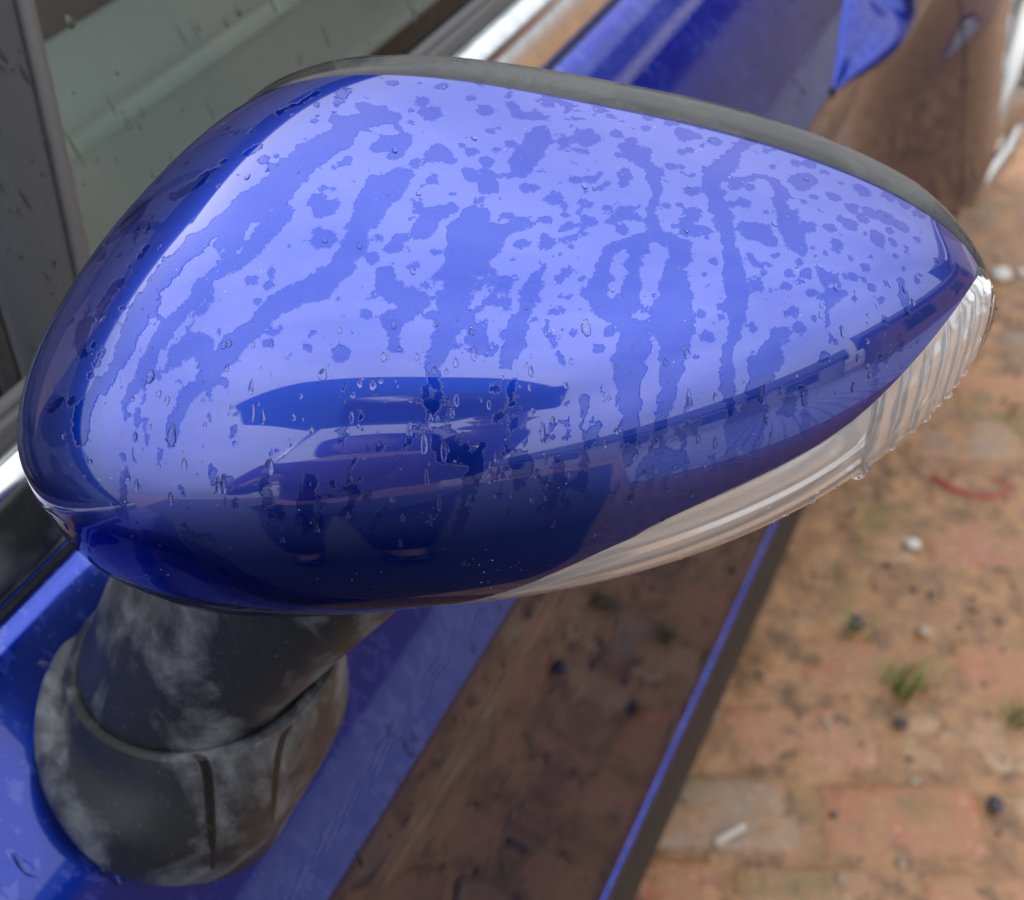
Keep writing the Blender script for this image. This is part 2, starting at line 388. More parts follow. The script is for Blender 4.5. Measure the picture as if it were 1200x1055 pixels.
# ---- window line: chrome strip, seals
ysc = list(np.linspace(-.6, 2.0, 40))
CH = catmull([(-.306, -.3125), (-.305, -.3085), (-.298, -.3085), (-.2915, -.3125), (-.2885, -.317), (-.2865, -.324), (-.2840, -.337), (-.2835, -.345), (-.2865, -.3495), (-.293, -.3495)], 5)
under(sweep_y('chrome_trim', CH, ysc, M['chrome'], car))
BL = [(-.300, -.3485), (-.284, -.3492), (-.2845, -.3535), (-.300, -.3545)]
under(sweep_y('trim_gasket', BL, ysc, M['rubber'], car))
SE = catmull([(-.318, -.312), (-.318, -.302), (-.315, -.2995), (-.3115, -.302), (-.3110, -.306), (-.3108, -.3025), (-.3075, -.3015), (-.3055, -.304), (-.3050, -.312)], 4)
under(sweep_y('window_seal', SE, ysc, M['seal'], car))
SB = catmull([(-.345, -.318), (-.343, -.308), (-.330, -.3035), (-.319, -.303), (-.317, -.312)], 4)
under(sweep_y('inner_seal', SB, ysc, M['rubber'], car))
# ---- glass: leans inboard with height
def gx(z): return -.316-.34*(z+.31)-.18*(z+.31)**2
zz_ = np.linspace(-.315, .10, 12)
GY0 = .245
under(sweep_y('window_glass', [(gx(z), z) for z in zz_], list(np.linspace(GY0, 1.25, 12)), M['glass'], car))
under(sweep_y('quarter_glass', [(gx(z), z) for z in zz_], list(np.linspace(-.5, .235, 8)), M['glass'], car))
def bar(name, e0, e1, mat, out=.004, thick=.012, z0=-.312, z1=.10, n=10):
    """an upright bar lying on the glass between the two leaning edges y = a + b z"""
    V = []
    for z in np.linspace(z0, z1, n):
        ya, yb = e0[0]+e0[1]*z, e1[0]+e1[1]*z; x = gx(z); r = .25*(yb-ya) if yb-ya < .012 else .004
        V += [(x-thick, ya, z+H), (x+out*.4, ya, z+H), (x+out, ya+r, z+H), (x+out, yb-r, z+H), (x+out*.4, yb, z+H), (x-thick, yb, z+H)]
    return under(mesh(name, V, grid_faces(n, 6, True, True), mat, car))
divider = bar('window_divider', (.216+.33*.314, .33), (.2655+.43*.278, .43), M['divider'])
bar('divider_lip', (.2657+.43*.278, .43), (.2735+.43*.278, .43), M['seal'], .0052)
bar('quarter_seal', (.2065+.33*.314, .33), (.2155+.33*.314, .33), M['rubber'], .002)
# ---- cabin
def rounded_block(name, x0, x1, y0, y1, z0, z1, mat, r=.02):
    bm = bmesh.new(); bmesh.ops.create_cube(bm, size=1)
    for v in bm.verts: v.co = Vector(((x0+x1)/2+v.co.x*(x1-x0), (y0+y1)/2+v.co.y*(y1-y0), (z0+z1)/2+v.co.z*(z1-z0)+H))
    bmesh.ops.bevel(bm, geom=bm.edges[:], offset=r, segments=4, profile=.6, affect='EDGES')
    return under(from_bm(name, bm, mat))
CARD = catmull([(-.346, -.320), (-.350, -.311), (-.362, -.309), (-.400, -.312), (-.424, -.317), (-.432, -.327), (-.436, -.36), (-.436, -.9)], 6)
under(sweep_y('door_card', CARD, list(np.linspace(.1, 1.3, 10)), M['trim_grey'], car))
SEATP = catmull([(-.452, -.80), (-.450, -.42), (-.452, -.362), (-.460, -.338), (-.485, -.328), (-.530, -.326), (-.550, -.331), (-.560, -.35), (-.566, -.42), (-.57, -.80)], 5)
under(sweep_y('seat_bolster', SEATP, list(np.linspace(.12, 1.15, 12)), M['seat'], car))
rounded_block('seat_cushion', -1.05, -.575, .2, 1.1, -.80, -.50, M['dark'], .05)
rounded_block('cabin_floor', -1.55, -.34, -.6, 2.1, -1.05, -1.0, M['dark'], .01)
# roof, so that the car closes over the cabin
ROOF = catmull([(-.455, .095), (-.448, .112), (-.462, .135), (-.53, .155), (-.75, .172), (-1.05, .178), (-1.35, .172), (-1.55, .155), (-1.62, .135), (-1.632, .10)], 5)
under(sweep_y('roof', ROOF, list(np.linspace(.25, 1.9, 20)), M['paint'], car))
rounded_block('dashboard', -1.6, -.35, -.75, -.15, -.75, -.30, M['dark'], .06)
rounded_block('tailgate', -1.75, -.33, 2.25, 2.35, -1.0, .02, M['dark'], .03)
rounded_block('rear_seat', -1.6, -.40, 1.55, 1.75, -.9, -.12, M['dark'], .05)
V = []
for t in np.linspace(0, 1, 9):
    x, y, z = -.325-.13*t, -.45+.72*t, -.30+.41*t
    V += [(x+.012, y-.02, z+H), (x+.018, y+.02, z+H), (x+.006, y+.05, z+H), (x-.045, y+.035, z+H), (x-.05, y-.03, z+H)]
under(mesh('windscreen_pillar', V, grid_faces(9, 5, False, True), M['paint'], car))
V = []
for i in range(9):
    t = i/8
    for k in range(9): q = k/8; V.append((-.37-.10*t+(-1.34+.2*t)*q, -.50+.76*t-.10*math.sin(math.pi*q)*(1-t), -.30+.43*t+.04*math.sin(math.pi*q)*t+H))
under(mesh('windscreen', V, grid_faces(9, 9), M['glass'], car))
bar('rear_pillar', (1.18, .05), (1.27, .05), M['rubber'], .003)
# ---- far door side
FAR = [(-2.08+x, z) for x, z in [(.285, -.36), (.25, -.45), (.19, -.6), (.13, -.9), (.2, -1.08)]]
FAR = [(-1.80-(.285+x0), z) for x0, z in [(-.285, -.36), (-.23, -.43), (-.18, -.55), (-.13, -.9), (-.2, -1.08)]]
under(sweep_y('far_door_panel', FAR, [-.75, 2.3], M['paint'], car, flip=True))
# ---- rear wheel
def lathe_x(name, prof, n, mat, parent):
    """profile of (x, radius) turned about the wheel axis"""
    V = []
    for (x, r) in prof:
        for k in range(n):
            a = 2*math.pi*k/n; V.append((WC.x+x, WC.y+r*math.cos(a), WC.z+r*math.sin(a)))
    return under(mesh(name, V, grid_faces(len(prof), n, False, True), mat), parent)
wheel = lathe_x('wheel', catmull([(-.10, .20), (-.095, .27), (-.06, .298), (.0, .30), (.052, .297), (.072, .280), (.080, .250), (.077, .215), (.070, .205)], 4), 64, M['tyre'], car)
lathe_x('rim', catmull([(.060, .203), (.095, .209), (.116, .206), (.121, .199), (.110, .190), (.03, .185), (-.08, .17)], 4), 64, M['alloy'], wheel)
lathe_x('hub', catmull([(.02, .07), (.135, .065), (.155, .045), (.158, .001)], 4), 32, M['alloy'], wheel)
for k in range(7):
    a = 2*math.pi*k/7+.2; bm = bmesh.new()
    u = Vector((0, math.cos(a), math.sin(a))); v = Vector((0, -math.sin(a), math.cos(a)))
    for r, wd, xx in ((.045, .028, .150), (.12, .028, .146), (.198, .040, .120)):
        for s in (-1, 1):
            for dx in (0, -.03): bm.verts.new(WC+u*r+v*(s*wd)+Vector((xx+dx, 0, 0)))
    bm.verts.ensure_lookup_table(); B = bm.verts
    for q in (0, 4):
        bm.faces.new((B[q], B[q+4], B[q+6], B[q+2])); bm.faces.new((B[q+1], B[q+3], B[q+7], B[q+5]))
        bm.faces.new((B[q], B[q+1], B[q+5], B[q+4])); bm.faces.new((B[q+2], B[q+6], B[q+7], B[q+3]))
    under(from_bm('spoke', bm, M['alloy']), wheel)
ARC = [(x, r) for x, r in ((-.20, .33), (.02, .345), (.03, .345))]
V = []
for (x, r) in ((-.30, .335), (-.02, .350)):
    for k in range(33):
        a = math.pi*k/32; V.append((WC.x+x, WC.y+r*math.cos(a), WC.z+r*math.sin(a)))
under(mesh('wheel_arch_liner', V, grid_faces(2, 33), M['dark'], car))
# ---- door handle: a bowed grip standing off the door
def handle():
    n = 40; V = []; y0, y1 = .952, 1.26
    sst = lambda t: (lambda u: u*u*(3-2*u))(max(0, min(1, t)))
    for i in range(n):
        t = i/(n-1); y = y0+(y1-y0)*t; w_ = sst((y-y0)/.13)**.8; g = sst((y-1.075)/.05); f = flare(y, -.5)
        zt = -.498+.046*w_-.010*g; zr = -.503; zb = zr-.026*w_
        xr = door_x(-.5)+.003+.031*w_; xt = (door_x(zt)-.003)*(1-g)+(xr-.020)*g; xb = (door_x(zb)-.003)*(1-g)+(xr-.016)*g
        ring = [(xt, zt), (xt+.004, zt+.0015), (xt*.62+xr*.38+.003, zt*.62+zr*.38+.001), (xt*.3+xr*.7+.003, zt*.3+zr*.7), (xr, zr+.004), (xr+.001, zr-.002), (xr-.004, zr*.5+zb*.5), (xb+.004, zb), (xb-.004, zb+.002), (xt-.006, zt*.6+zb*.4)]
        V += [(x+f, y, z+H) for x, z in ring]
    f = grid_faces(n, 10, True, True); f += [tuple(range(10)), tuple(range((n-1)*10+9, (n-1)*10-1, -1))]
    h = under(mesh('door_handle', V, f, M['paint'], car)); h.modifiers.new('sub', 'SUBSURF').levels = 2; h.modifiers['sub'].render_levels = 2
handle()

# ================================================================== WING MIRROR
PRM = [-0.21444, 0.00037, 2.55986, 2.25799, 0.11681, -0.05409, 0.02166, -0.22998, -0.00505, 0.01969, 0.06664, -0.00966, -0.00354, 0.05973, -0.04544, 0.02334, 0.27616, 0.03473, -0.01321, 2.34815, 0.97008, 2.29999, 2.08061, 0.00422, -0.36404]
def dome(ph, th, off=0.0):
    """point of the mirror shell: ph runs inner end -> tip, th runs upper rim (+90) -> front -> underside (-90); degrees, arrays"""
    def pos(ph, th):
        xi, xo, mi, mo, d0, d1, d2, zm0, zm1, zm2, ht0, ht1, ht2, hb0, hb1, hb2, y0, y1, y2, n0, n1, nb, kd, kx, kx2 = PRM
        p = np.radians(np.clip(ph, -90, 90)); t = np.radians(np.clip(th, -90, 90))
        mm = np.where(p < 0, mi, mo)
        s = np.sign(p)*np.abs(np.sin(p))**(2/mm); c = np.abs(np.cos(p))**(2/mm)
        x = (xi+xo)/2+(xo-xi)/2*s
        D = (d0+d1*s+d2*s*s)*c**kd
        zm = zm0+zm1*s+zm2*s*s; ht = (ht0+ht1*s+ht2*s*s)*c; hb = (hb0+hb1*s+hb2*s*s)*c
        Y = y0+y1*s+y2*s*s
        n = np.where(t > 0, n0+n1*s, nb)
        cc = np.abs(np.cos(t))**(2/n); ss = np.sign(t)*np.abs(np.sin(t))**(2/n)
        dep = D*cc
        return np.stack([x+kx*dep+kx2*dep*(-s), Y-dep, zm+np.where(t > 0, ht, hb)*ss+H], -1)
    P = pos(ph, th)
    if not np.any(off): return P
    e = .6
    phc = np.clip(ph, -88.5, 88.5); thc = np.clip(th, -88, 88)
    du = pos(phc+e, thc)-pos(phc-e, thc); dv = pos(phc, thc+e)-pos(phc, thc-e)
    N = np.cross(dv, du); N /= np.linalg.norm(N, axis=-1, keepdims=True)+1e-12
    ctr = np.array([-.10, .26, H-.235])
    N = np.where((np.sum(N*(P-ctr), -1) < 0)[..., None], -N, N)
    return P+N*(off[..., None] if hasattr(off, 'shape') else off)
K_SEAM = np.array([(-90, -50), (-50, -48), (-44, -38), (-40.5, -22.3), (-36, -7.5), (-31.5, -2.4), (-28, -.6), (-25, -2.5), (-21, -10), (-17, -24), (-13, -36), (-9, -38), (-5, -35), (-1, -30), (4.5, -17.1), (9, -9.0), (13.5, -2.4), (17, .4), (22.5, 2.7), (27, 4.0), (31.5, 5.1), (36, 6.5), (40.5, 9.2), (45, 14.1), (49.5, 21.0), (54, 29.8), (58.5, 40.9), (63, 55.1), (67.5, 73.1), (70.5, 89)])
K_LENS = np.array([(-1, -30), (4.5, -17.1), (9, -9.0), (13.5, -2.4), (17, .4), (22.5, 2.7), (27, 4.0), (31.5, 5.1), (36, 6.5), (40.5, 9.2), (45, 14.1), (49.5, 21.0), (54, 29.8), (58.5, 40.9), (63, 55.1), (67.5, 73.1), (70.5, 90), (90, 90)])
def sm(kn, ph):
    c = catmull(kn, 12); return np.interp(ph, c[:, 0], c[:, 1])
def to_px(P):
    q = P-np.array(CAM); d = q@np.array(Fw)
    return np.stack([600+FPX*(q@np.array(Rt))/d, 527.5-FPX*(q@np.array(Up))/d], -1), d
# ---- shell pieces
def patch(name, phs, lo, hi, nv, mat, parent, off=0.0, skirt=.0025, sides=True):
    """a piece of the shell between th = hi(ph) and th = lo(ph), with its edge turned in so that the joint reads"""
    PH = np.repeat(phs[:, None], nv, 1); tt = np.linspace(0, 1, nv)[None]
    TH = hi[:, None]*(1-tt)+lo[:, None]*tt
    P = dome(PH, TH, off)
    Q = dome(PH, TH, off-skirt)
    nu = len(phs)
    E = np.zeros((nu+(2 if sides else 0), nv+2, 3))
    a = 1 if sides else 0
    E[a:a+nu, 1:-1] = P; E[a:a+nu, 0] = Q[:, 0]; E[a:a+nu, -1] = Q[:, -1]
    if sides:
        E[0, 1:-1] = Q[0]; E[0, 0] = Q[0, 0]; E[0, -1] = Q[0, -1]; E[-1, 1:-1] = Q[-1]; E[-1, 0] = Q[-1, 0]; E[-1, -1] = Q[-1, -1]
    o = mesh(name, E.reshape(-1, 3), grid_faces(E.shape[0], E.shape[1], True), mat)
    return under(o, parent), E
# housing: black rim behind the cap, reaching back to the mirror glass
phr = np.linspace(-90, 90, 121)
edge = np.concatenate([dome(phr, np.full(121, 90.)), dome(phr[::-1], np.full(121, -90.))[1:-1]])
cen = edge.mean(0)
V = []
prof_r = [(-.006, .966), (.0, .985), (.0004, .9985), (.005, 1.004), (.0095, 1.004), (.0135, .995), (.0160, .975), (.0165, .955), (.0145, .94), (.004, .93)]
eph = np.concatenate([phr, phr[::-1][1:-1]])
for dy, s in prof_r:
    for p, eh in zip(edge, eph):
        dy_ = dy*float(np.interp(eh, [-90, 10, 45, 66, 90], [1, 1, .8, .34, .22])) if dy > 0 else dy
        q = cen+(p-cen)*np.array([s if p[0] > cen[0] else (1+(s-1)*.6), 1, s]); V.append((q[0], p[1]+dy_, q[2]))
mirror = under(mesh('wing_mirror', V, grid_faces(len(prof_r), len(edge), True, True), M['rim'], car))
mirror['label'] = 'blue wing mirror beaded with rain'
V = []
for p in edge:
    q = cen+(p-cen)*np.array([.935, 1, .935]); V.append((q[0], p[1]+.0045, q[2]))
V.append((cen[0], cen[1]+.0045, cen[2])); n = len(edge)
under(mesh('mirror_glass', V, [(i, (i+1) % n, n) for i in range(n)], M['mirror'], None), mirror)
phs = np.concatenate([np.linspace(-90, -60, 40)[:-1], np.linspace(-60, 70.3, 330)])
seam = np.where(phs < 0, sm(K_SEAM, phs), sm(K_LENS, phs))
seam = np.minimum(seam, 89)
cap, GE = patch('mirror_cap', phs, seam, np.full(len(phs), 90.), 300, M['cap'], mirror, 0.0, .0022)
ph_b = np.linspace(-90, -11, 170)
lowhi = sm(K_SEAM, ph_b)-.4
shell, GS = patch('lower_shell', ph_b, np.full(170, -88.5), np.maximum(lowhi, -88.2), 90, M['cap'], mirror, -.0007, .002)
ph3 = np.linspace(-3, 90, 160)
lh = sm(K_LENS, ph3)
lens_lo = np.interp(ph3, [-3, 5, 20, 60, 90], [-34, -46, -55, -60, -65])
lh2 = np.where(ph3 < -1, -30.5, lh)
lens_off = np.interp(ph3, [-3, 10, 40, 60, 80, 90], [.0, .0010, .0016, .0026, .0032, .0030])
def patch2(name, phs, hi, lo, nv, mat, parent, off):
    PH = np.repeat(phs[:, None], nv, 1); tt = np.linspace(0, 1, nv)[None]; TH = hi[:, None]*(1-tt)+lo[:, None]*tt
    P = dome(PH, TH, off); return under(mesh(name, P.reshape(-1, 3), grid_faces(len(phs), nv, True), mat), parent), P
tt = np.linspace(0, 1, 40)
bul = np.sin(np.pi*np.clip(tt*1.0, 0, 1))[None]**.5
lens_o = lens_off[:, None]*bul
lens, LP = patch2('indicator_lens', ph3, lh2-.4, lens_lo, 40, M['lens'], mirror, lens_o)
# reflector behind the clear lens, ribbed towards the tip
ph5 = np.concatenate([np.linspace(-3, 44, 90)[:-1], np.linspace(44, 90, 260)]); n5 = len(ph5)
lh5 = np.where(ph5 < -1, -30.5, sm(K_LENS, ph5)); ll5 = np.interp(ph5, [-3, 5, 20, 60, 90], [-34, -46, -55, -60, -65])
saw = np.abs(((ph5-44)/4.6) % 1.0-.5)*2
rib2 = np.where(ph5 > 44, .0016*(saw**1.6), .0002)[:, None]*np.ones((1, 40))
stp = np.floor(tt*5.0)/5.0+.25*((tt*5.0) % 1.0)/5.0
rib2 = rib2+np.where(ph5 <= 44, 1, .25)[:, None]*(.0016*(stp-tt))[None]*4.5
under(patch2('lens_reflector', ph5, lh5-.6, ll5, 40, M['reflector'], mirror, -.0036+rib2)[0], mirror)
# underside of the housing
ph4 = np.linspace(-12, 89, 70)
under(patch2('housing_underside', ph4, np.interp(ph4, [-12, -3, 5, 20, 60, 90], [-36, -32, -46, -55, -60, -65]), np.full(70, -90.), 20, M['rim'], mirror, 0.0)[0], mirror)
# ---- wet runs on the cap: blobs and trails given by their centre lines, measured on the surface
TR = [
 [(558,255,16),(550,275,24),(562,290,20),(585,270,13),(604,264,5)],
 [(550,280,22),(540,310,19),(535,340,17),(525,370,16),(520,400,13),(512,425,9)],
 [(545,375,8),(555,390,12),(562,405,9)],
 [(636,152,7),(632,165,13),(617,185,16),(610,200,12),(595,207,5)],
 [(635,310,6),(625,335,7),(615,365,8),(610,390,8),(598,415,9),(590,430,6)],
 [(762,275,5),(748,283,8),(710,295,6),(706,325,9),(695,345,12),(708,365,11),(730,375,10),(745,395,17),(740,420,19),(735,440,16),(737,470,13),(738,500,12),(738,530,9),(735,545,5)],
 [(745,285,8),(742,310,9),(740,335,11),(735,360,10)],
 [(735,175,9),(755,178,9),(762,200,7),(770,225,6),(762,250,6),(770,275,9),(797,288,12),(792,320,16),(790,345,18),(795,375,18),(790,400,17),(786,430,12),(783,460,10),(775,490,8),(770,515,6)],
 [(858,182,10),(838,205,12),(832,215,8),(845,250,12),(855,290,10),(860,320,12),(864,350,13),(862,375,11),(853,410,8),(853,440,7),(857,482,8),(858,520,8),(853,560,5),(848,585,3)],
 [(870,268,7),(895,270,10)], [(875,275,8),(900,282,10)],
 [(884,206,3),(905,210,5),(915,225,7),(915,245,8),(925,265,14),(935,285,13),(940,300,8),(936,313,4)],
 [(935,212,12),(950,210,8),(940,222,6)],
 [(425,125,10),(460,138,10),(420,140,12),(395,165,18),(365,180,22),(345,200,20),(320,225,22),(295,240,20),(270,260,18),(250,270,10),(230,285,14),(205,310,12),(185,330,16),(165,365,15),(150,400,11),(135,430,9),(120,455,9)],
 [(470,205,13),(455,225,14),(435,250,14),(420,270,14),(415,290,12),(400,315,16),(375,335,16),(345,345,14),(320,360,12),(300,380,14),(280,400,14),(262,420,12),(235,450,9),(215,475,8),(205,500,7),(201,518,6)],
 [(330,250,13),(310,275,12),(290,300,10),(270,310,9),(245,325,8),(235,345,10),(215,365,7),(195,385,9),(185,400,9),(172,425,8),(160,450,7),(148,470,5)],
 [(440,172,9),(455,168,12),(475,165,10),(460,185,5)], [(378,280,12),(372,270,6)], [(378,245,13),(390,240,9)],
 [(462,290,9),(470,280,6)], [(495,270,12),(510,250,10),(530,245,8)],
 [(450,320,8),(455,340,13),(470,350,12),(495,355,11),(460,375,12),(463,395,9),(460,408,6)],
 [(445,215,15),(430,240,14)], [(513,180,12),(528,188,6)], [(553,205,9),(543,200,4)], [(600,122,6),(608,135,8),(630,136,7)], [(570,128,9),(563,130,6)],
 [(508,440,8),(505,465,9),(502,490,7),(500,510,4)], [(597,455,7),(600,470,7),(590,485,5),(578,496,2)],
 [(654,545,8),(652,560,5),(660,580,3),(668,602,2)], [(683,530,7),(685,550,6),(687,575,3),(680,612,2)],
 [(728,555,3),(722,575,3),(708,602,2)], [(768,528,3),(752,548,4),(742,572,4),(733,592,3)], [(790,515,3),(800,520,3),(803,560,2)],
 [(563,525,4),(555,550,6),(545,580,5),(540,610,5),(530,640,4)], [(365,565,9),(358,590,7),(362,620,5)], [(415,575,5),(405,605,6)], [(435,578,4),(437,615,5)],
 [(990,345,6),(975,348,8),(968,365,5),(970,385,4),(978,402,3)], [(905,405,8),(915,420,6),(911,432,4)], [(880,420,5),(882,440,3)],
 [(1055,330,5),(1060,350,5),(1063,368,3)], [(700,500,4),(690,515,6),(686,530,4)], [(640,385,3),(660,425,4)], [(940,455,5),(945,490,4),(943,505,3)],
 [(290,180,4),(300,172,5)], [(140,330,10),(128,345,9),(120,360,7)], [(165,300,6),(172,290,5)], [(205,230,6),(230,215,8),(260,190,7)], [(100,380,9),(92,400,10),(98,420,6)], [(120,410,5),(112,425,5)],
 [(330,130,5),(352,120,6),(372,108,5)], [(60,480,5),(70,470,6)], [(800,156,12),(820,160,4)], [(692,120,4),(740,150,3)], [(655,118,6),(640,112,5)],
]
DOTS = [(505,133,13),(494,119,8),(480,130,5),(450,125,4),(552,178,6),(571,191,8),(528,227,6),(618,219,8),(647,232,10),(673,210,8),(692,211,7),(677,178,6),(695,189,5),(725,180,5),(697,162,9),(732,205,8),(731,216,5),(749,241,4),(689,259,7),(640,257,5),(592,333,11),(575,352,8),(595,358,5),(600,290,4),(612,286,4),(606,311,4),(665,318,8),(811,224,9),(838,165,9),(865,170,7),(885,178,4),(897,178,5),(950,193,8),(968,202,6),(1010,223,9),(953,231,6),(994,243,5),(1019,249,8),(1010,256,6),(1038,255,11),(1057,265,8),(1040,230,8),(1060,240,7),(972,267,5),(996,263,8),(1029,281,11),(980,288,10),(966,297,5),(996,301,5),(1015,313,7),(963,319,8),(1000,325,6),(1023,337,7),(862,215,8),(880,220,6),(898,249,4),(813,250,9),(829,278,4),(885,335,10),(922,335,9),(927,365,8),(944,320,8),(408,187,8),(438,190,3),(455,206,3),(391,223,5),(380,220,4),(510,295,6),(475,292,5),(485,310,6),(497,345,4),(430,130,4),(400,175,4),(465,150,4),(585,150,4),(665,140,4),(740,165,5),(757,150,4),(785,145,6),(770,200,4),(930,190,5),(985,215,4),(870,240,5),(910,300,5),(895,320,5),(950,345,5),(935,385,6),(955,375,6),(715,250,4),(660,270,4),(640,290,5),(560,235,3),(585,235,3),(655,300,4),(680,300,4),(720,230,3),(795,240,5),(800,265,5),(880,300,5),(905,340,5),(140,300,4),(150,312,4),(118,372,5),(84,470,6),(105,440,4),(110,405,5),(172,270,4),(220,190,5),(240,170,4),(690,160,4),(630,105,6),(600,108,4),(560,98,5),(520,102,6),(480,100,5),(455,97,4),(700,130,5),(680,115,4),(760,138,5),(820,150,4),(905,195,4),(975,230,6),(985,255,5),(1045,285,6),(1050,300,4),(1020,300,4),(985,335,4),(1000,350,5),(955,300,4),(935,330,4)]
import bisect
tri_cap = GE[1:-1, 1:-1].reshape(-1, 3)
px_all, dep_all = to_px(tri_cap)
cellmap = {}
bvh = BVHTree.FromPolygons([Vector(v) for v in GE.reshape(-1, 3)], grid_faces(GE.shape[0], GE.shape[1], True))
bvh_s = BVHTree.FromPolygons([Vector(v) for v in GS.reshape(-1, 3)], grid_faces(GS.shape[0], GS.shape[1], True))
def cap_at(px, py):
    d = ray(px, py).normalized(); h = bvh.ray_cast(CAM, d)
    if h[0] is None: h = bvh_s.ray_cast(CAM, d)
    return h
def wet_field(pts, seed=3):
    """signed closeness to the wet runs, .5 at their border; distances in metres on the shell"""
    r0 = random.Random(seed); f = np.full(len(pts), -1.0)
    S = []
    for tr in TR:
        prev = None
        for (x, y, r) in tr:
            h = cap_at(x, y)
            if h[0] is None: prev = None; continue
            d = (h[0]-CAM).dot(Fw); q = (np.array(h[0]), r*d/FPX)
            q = (q[0], q[1]*1.12); S.append((prev if prev is not None else q, q)); prev = q
    for (x, y, r) in DOTS:
        h = cap_at(x, y)
        if h[0] is None: continue
        d = (h[0]-CAM).dot(Fw); q = (np.array(h[0]), r*d/FPX*1.1); S.append((q, q))
    for _ in range(110):                       # thin runs
        x, y = r0.uniform(120, 960), r0.uniform(440, 600); L = r0.uniform(12, 46); pr = None; r = r0.uniform(1.0, 3.2)
        for k in range(5):
            h = cap_at(x+(r0.uniform(-2.5, 2.5)), y+L*k/4)
            if h[0] is None: break
            q = (np.array(h[0]), r*(1.25-.2*k)*(h[0]-CAM).dot(Fw)/FPX); S.append((pr or q, q)); pr = q
    for _ in range(190):                      # drops on the outer half
        h = cap_at(r0.uniform(560, 1110), r0.uniform(100, 400))
        if h[0] is not None: q = (np.array(h[0]), r0.choice((.0006, .0008, .0011, .0015))); S.append((q, q))
    for _ in range(420):                      # fine spatter
        h = cap_at(r0.uniform(60, 1130), r0.uniform(90, 420))
        if h[0] is None: continue
        q = (np.array(h[0]), abs(r0.gauss(0, .0007))+.00025); S.append((q, q))
    for (a, ra), (b, rb) in S:
        ab = b-a; L2 = max(ab@ab, 1e-12)
        lo = np.minimum(a, b)-max(ra, rb)-.004; hi = np.maximum(a, b)+max(ra, rb)+.004
        k = np.where(np.all((pts > lo) & (pts < hi), axis=1))[0]
        if not len(k): continue
        t = np.clip(((pts[k]-a)@ab)/L2, 0, 1); dist = np.linalg.norm(pts[k]-(a+t[:, None]*ab), axis=1)
        f[k] = np.maximum(f[k], (ra+(rb-ra)*t)-dist)
    nz_ = np.empty(len(pts)); dw = np.empty(len(pts))
    for k, p in enumerate(pts):                # ragged film left between the runs
        v = (p[0]*95+p[2]*18, p[1]*52, p[2]*42)
        nz_[k] = mn.noise(v)*.7+mn.noise((v[0]*2.3, v[1]*2.3, v[2]*2.3+7))*.38+.18*mn.noise((p[0]*30, p[1]*30, 3))
    f = np.maximum(f, (nz_-.33)*.010)
    return np.clip(.5+f/.0042, 0, .86)
for ob in (cap, shell):
    me = ob.data; co = np.empty(len(me.vertices)*3); me.vertices.foreach_get('co', co); co = co.reshape(-1, 3)
    at = me.attributes.new('wet', 'FLOAT', 'POINT'); at.data.foreach_set('value', wet_field(co).astype(np.float32))

# ---- beads of water standing on cap, lens, glass and divider
bead_me = None
def bead(bm, p, n, down, r, ln=1.0, h=.5):
    """a low dome of water, drawn out downhill"""
    n = n.normalized(); d = (down-n*down.dot(n)); d = d.normalized() if d.length > 1e-4 else n.orthogonal().normalized(); s = n.cross(d)
    K = 10; rings = []
    for i, (rr, hh) in enumerate(((1, -.12), (.93, .30), (.70, .68), (.38, .92))):
        rings.append([])
        for k in range(K):
            a = 2*math.pi*k/K; u = math.cos(a); tail = ln*(1 if u > 0 else 1.25)
            wob = 1+.10*math.sin(3*a+p.x*900)
            w_ = rr*math.sin(a)*(1-.35*(u < 0)*abs(u)*(ln > 1.2))
            rings[-1].append(bm.verts.new(p+d*(r*rr*u*tail*wob)+s*(r*w_*wob)+n*(r*h*hh)))
    top = bm.verts.new(p+n*(r*h))
    for a, b in zip(rings, rings[1:]):
        for k in range(K): bm.faces.new((a[k], a[(k+1) % K], b[(k+1) % K], b[k]))
    for k in range(K): bm.faces.new((rings[-1][k], rings[-1][(k+1) % K], top))
DOWN = Vector((0, 0, -1))
bm = bmesh.new()
BE = [(378,440,7,1.2),(437,452,6,1.3),(468,410,4,1),(555,415,5,2.2),(398,388,4,1.2),(402,370,3,1),(232,388,3,1),(262,405,5,1.2),(268,403,5,1.2),(318,404,4,1.4),(266,432,4,1.4),(238,470,3,1.3),(271,478,3,1.4),(316,548,8,1.5),(201,512,8,2.0),(176,442,7,1.5),(216,545,5,1.8),(256,570,5,2.6),(262,570,5,2.6),(294,455,4,2.8),(296,485,4,3),(308,490,4,2.6),(344,490,4,1.3),(365,505,4,1.4),(412,490,4,2.2),(480,505,6,2.0),(497,520,6,3.0),(520,530,6,2.6),(535,470,5,1.8),(530,485,5,1.4),(523,500,5,1.6),(573,475,4,1.8),(575,560,7,1.6),(648,495,4,2),(625,482,4,1.2),(663,452,4,1.3),(687,385,8,1.6),(617,428,3,1.3),(640,392,3,1.2),(655,396,3,1.2),(586,388,3,1.1),(552,388,3,1.1),(720,430,3,1.2),(780,425,4,1.4),(805,415,5,1.6),(808,470,5,3),(637,510,5,3),(640,540,3,3),(893,465,6,2.2),(898,490,4,2.5),(838,520,4,2.5),(818,515,4,2),(942,468,5,2.4),(1000,455,5,1.6),(1005,420,4,1.6),(962,370,4,1.4),(988,390,5,1.8),(1060,340,4,1.5),(1070,355,4,1.5),(500,560,4,3.2),(515,590,4,3.4),(505,610,3,3.5),(372,620,4,1.8),(160,570,4,2.5),(150,560,4,1.8),(200,585,4,2.6),(420,500,3,1.2),(575,545,4,1.6),(588,560,3,1.3),(598,600,2,2.4),(740,585,6,1.4)]
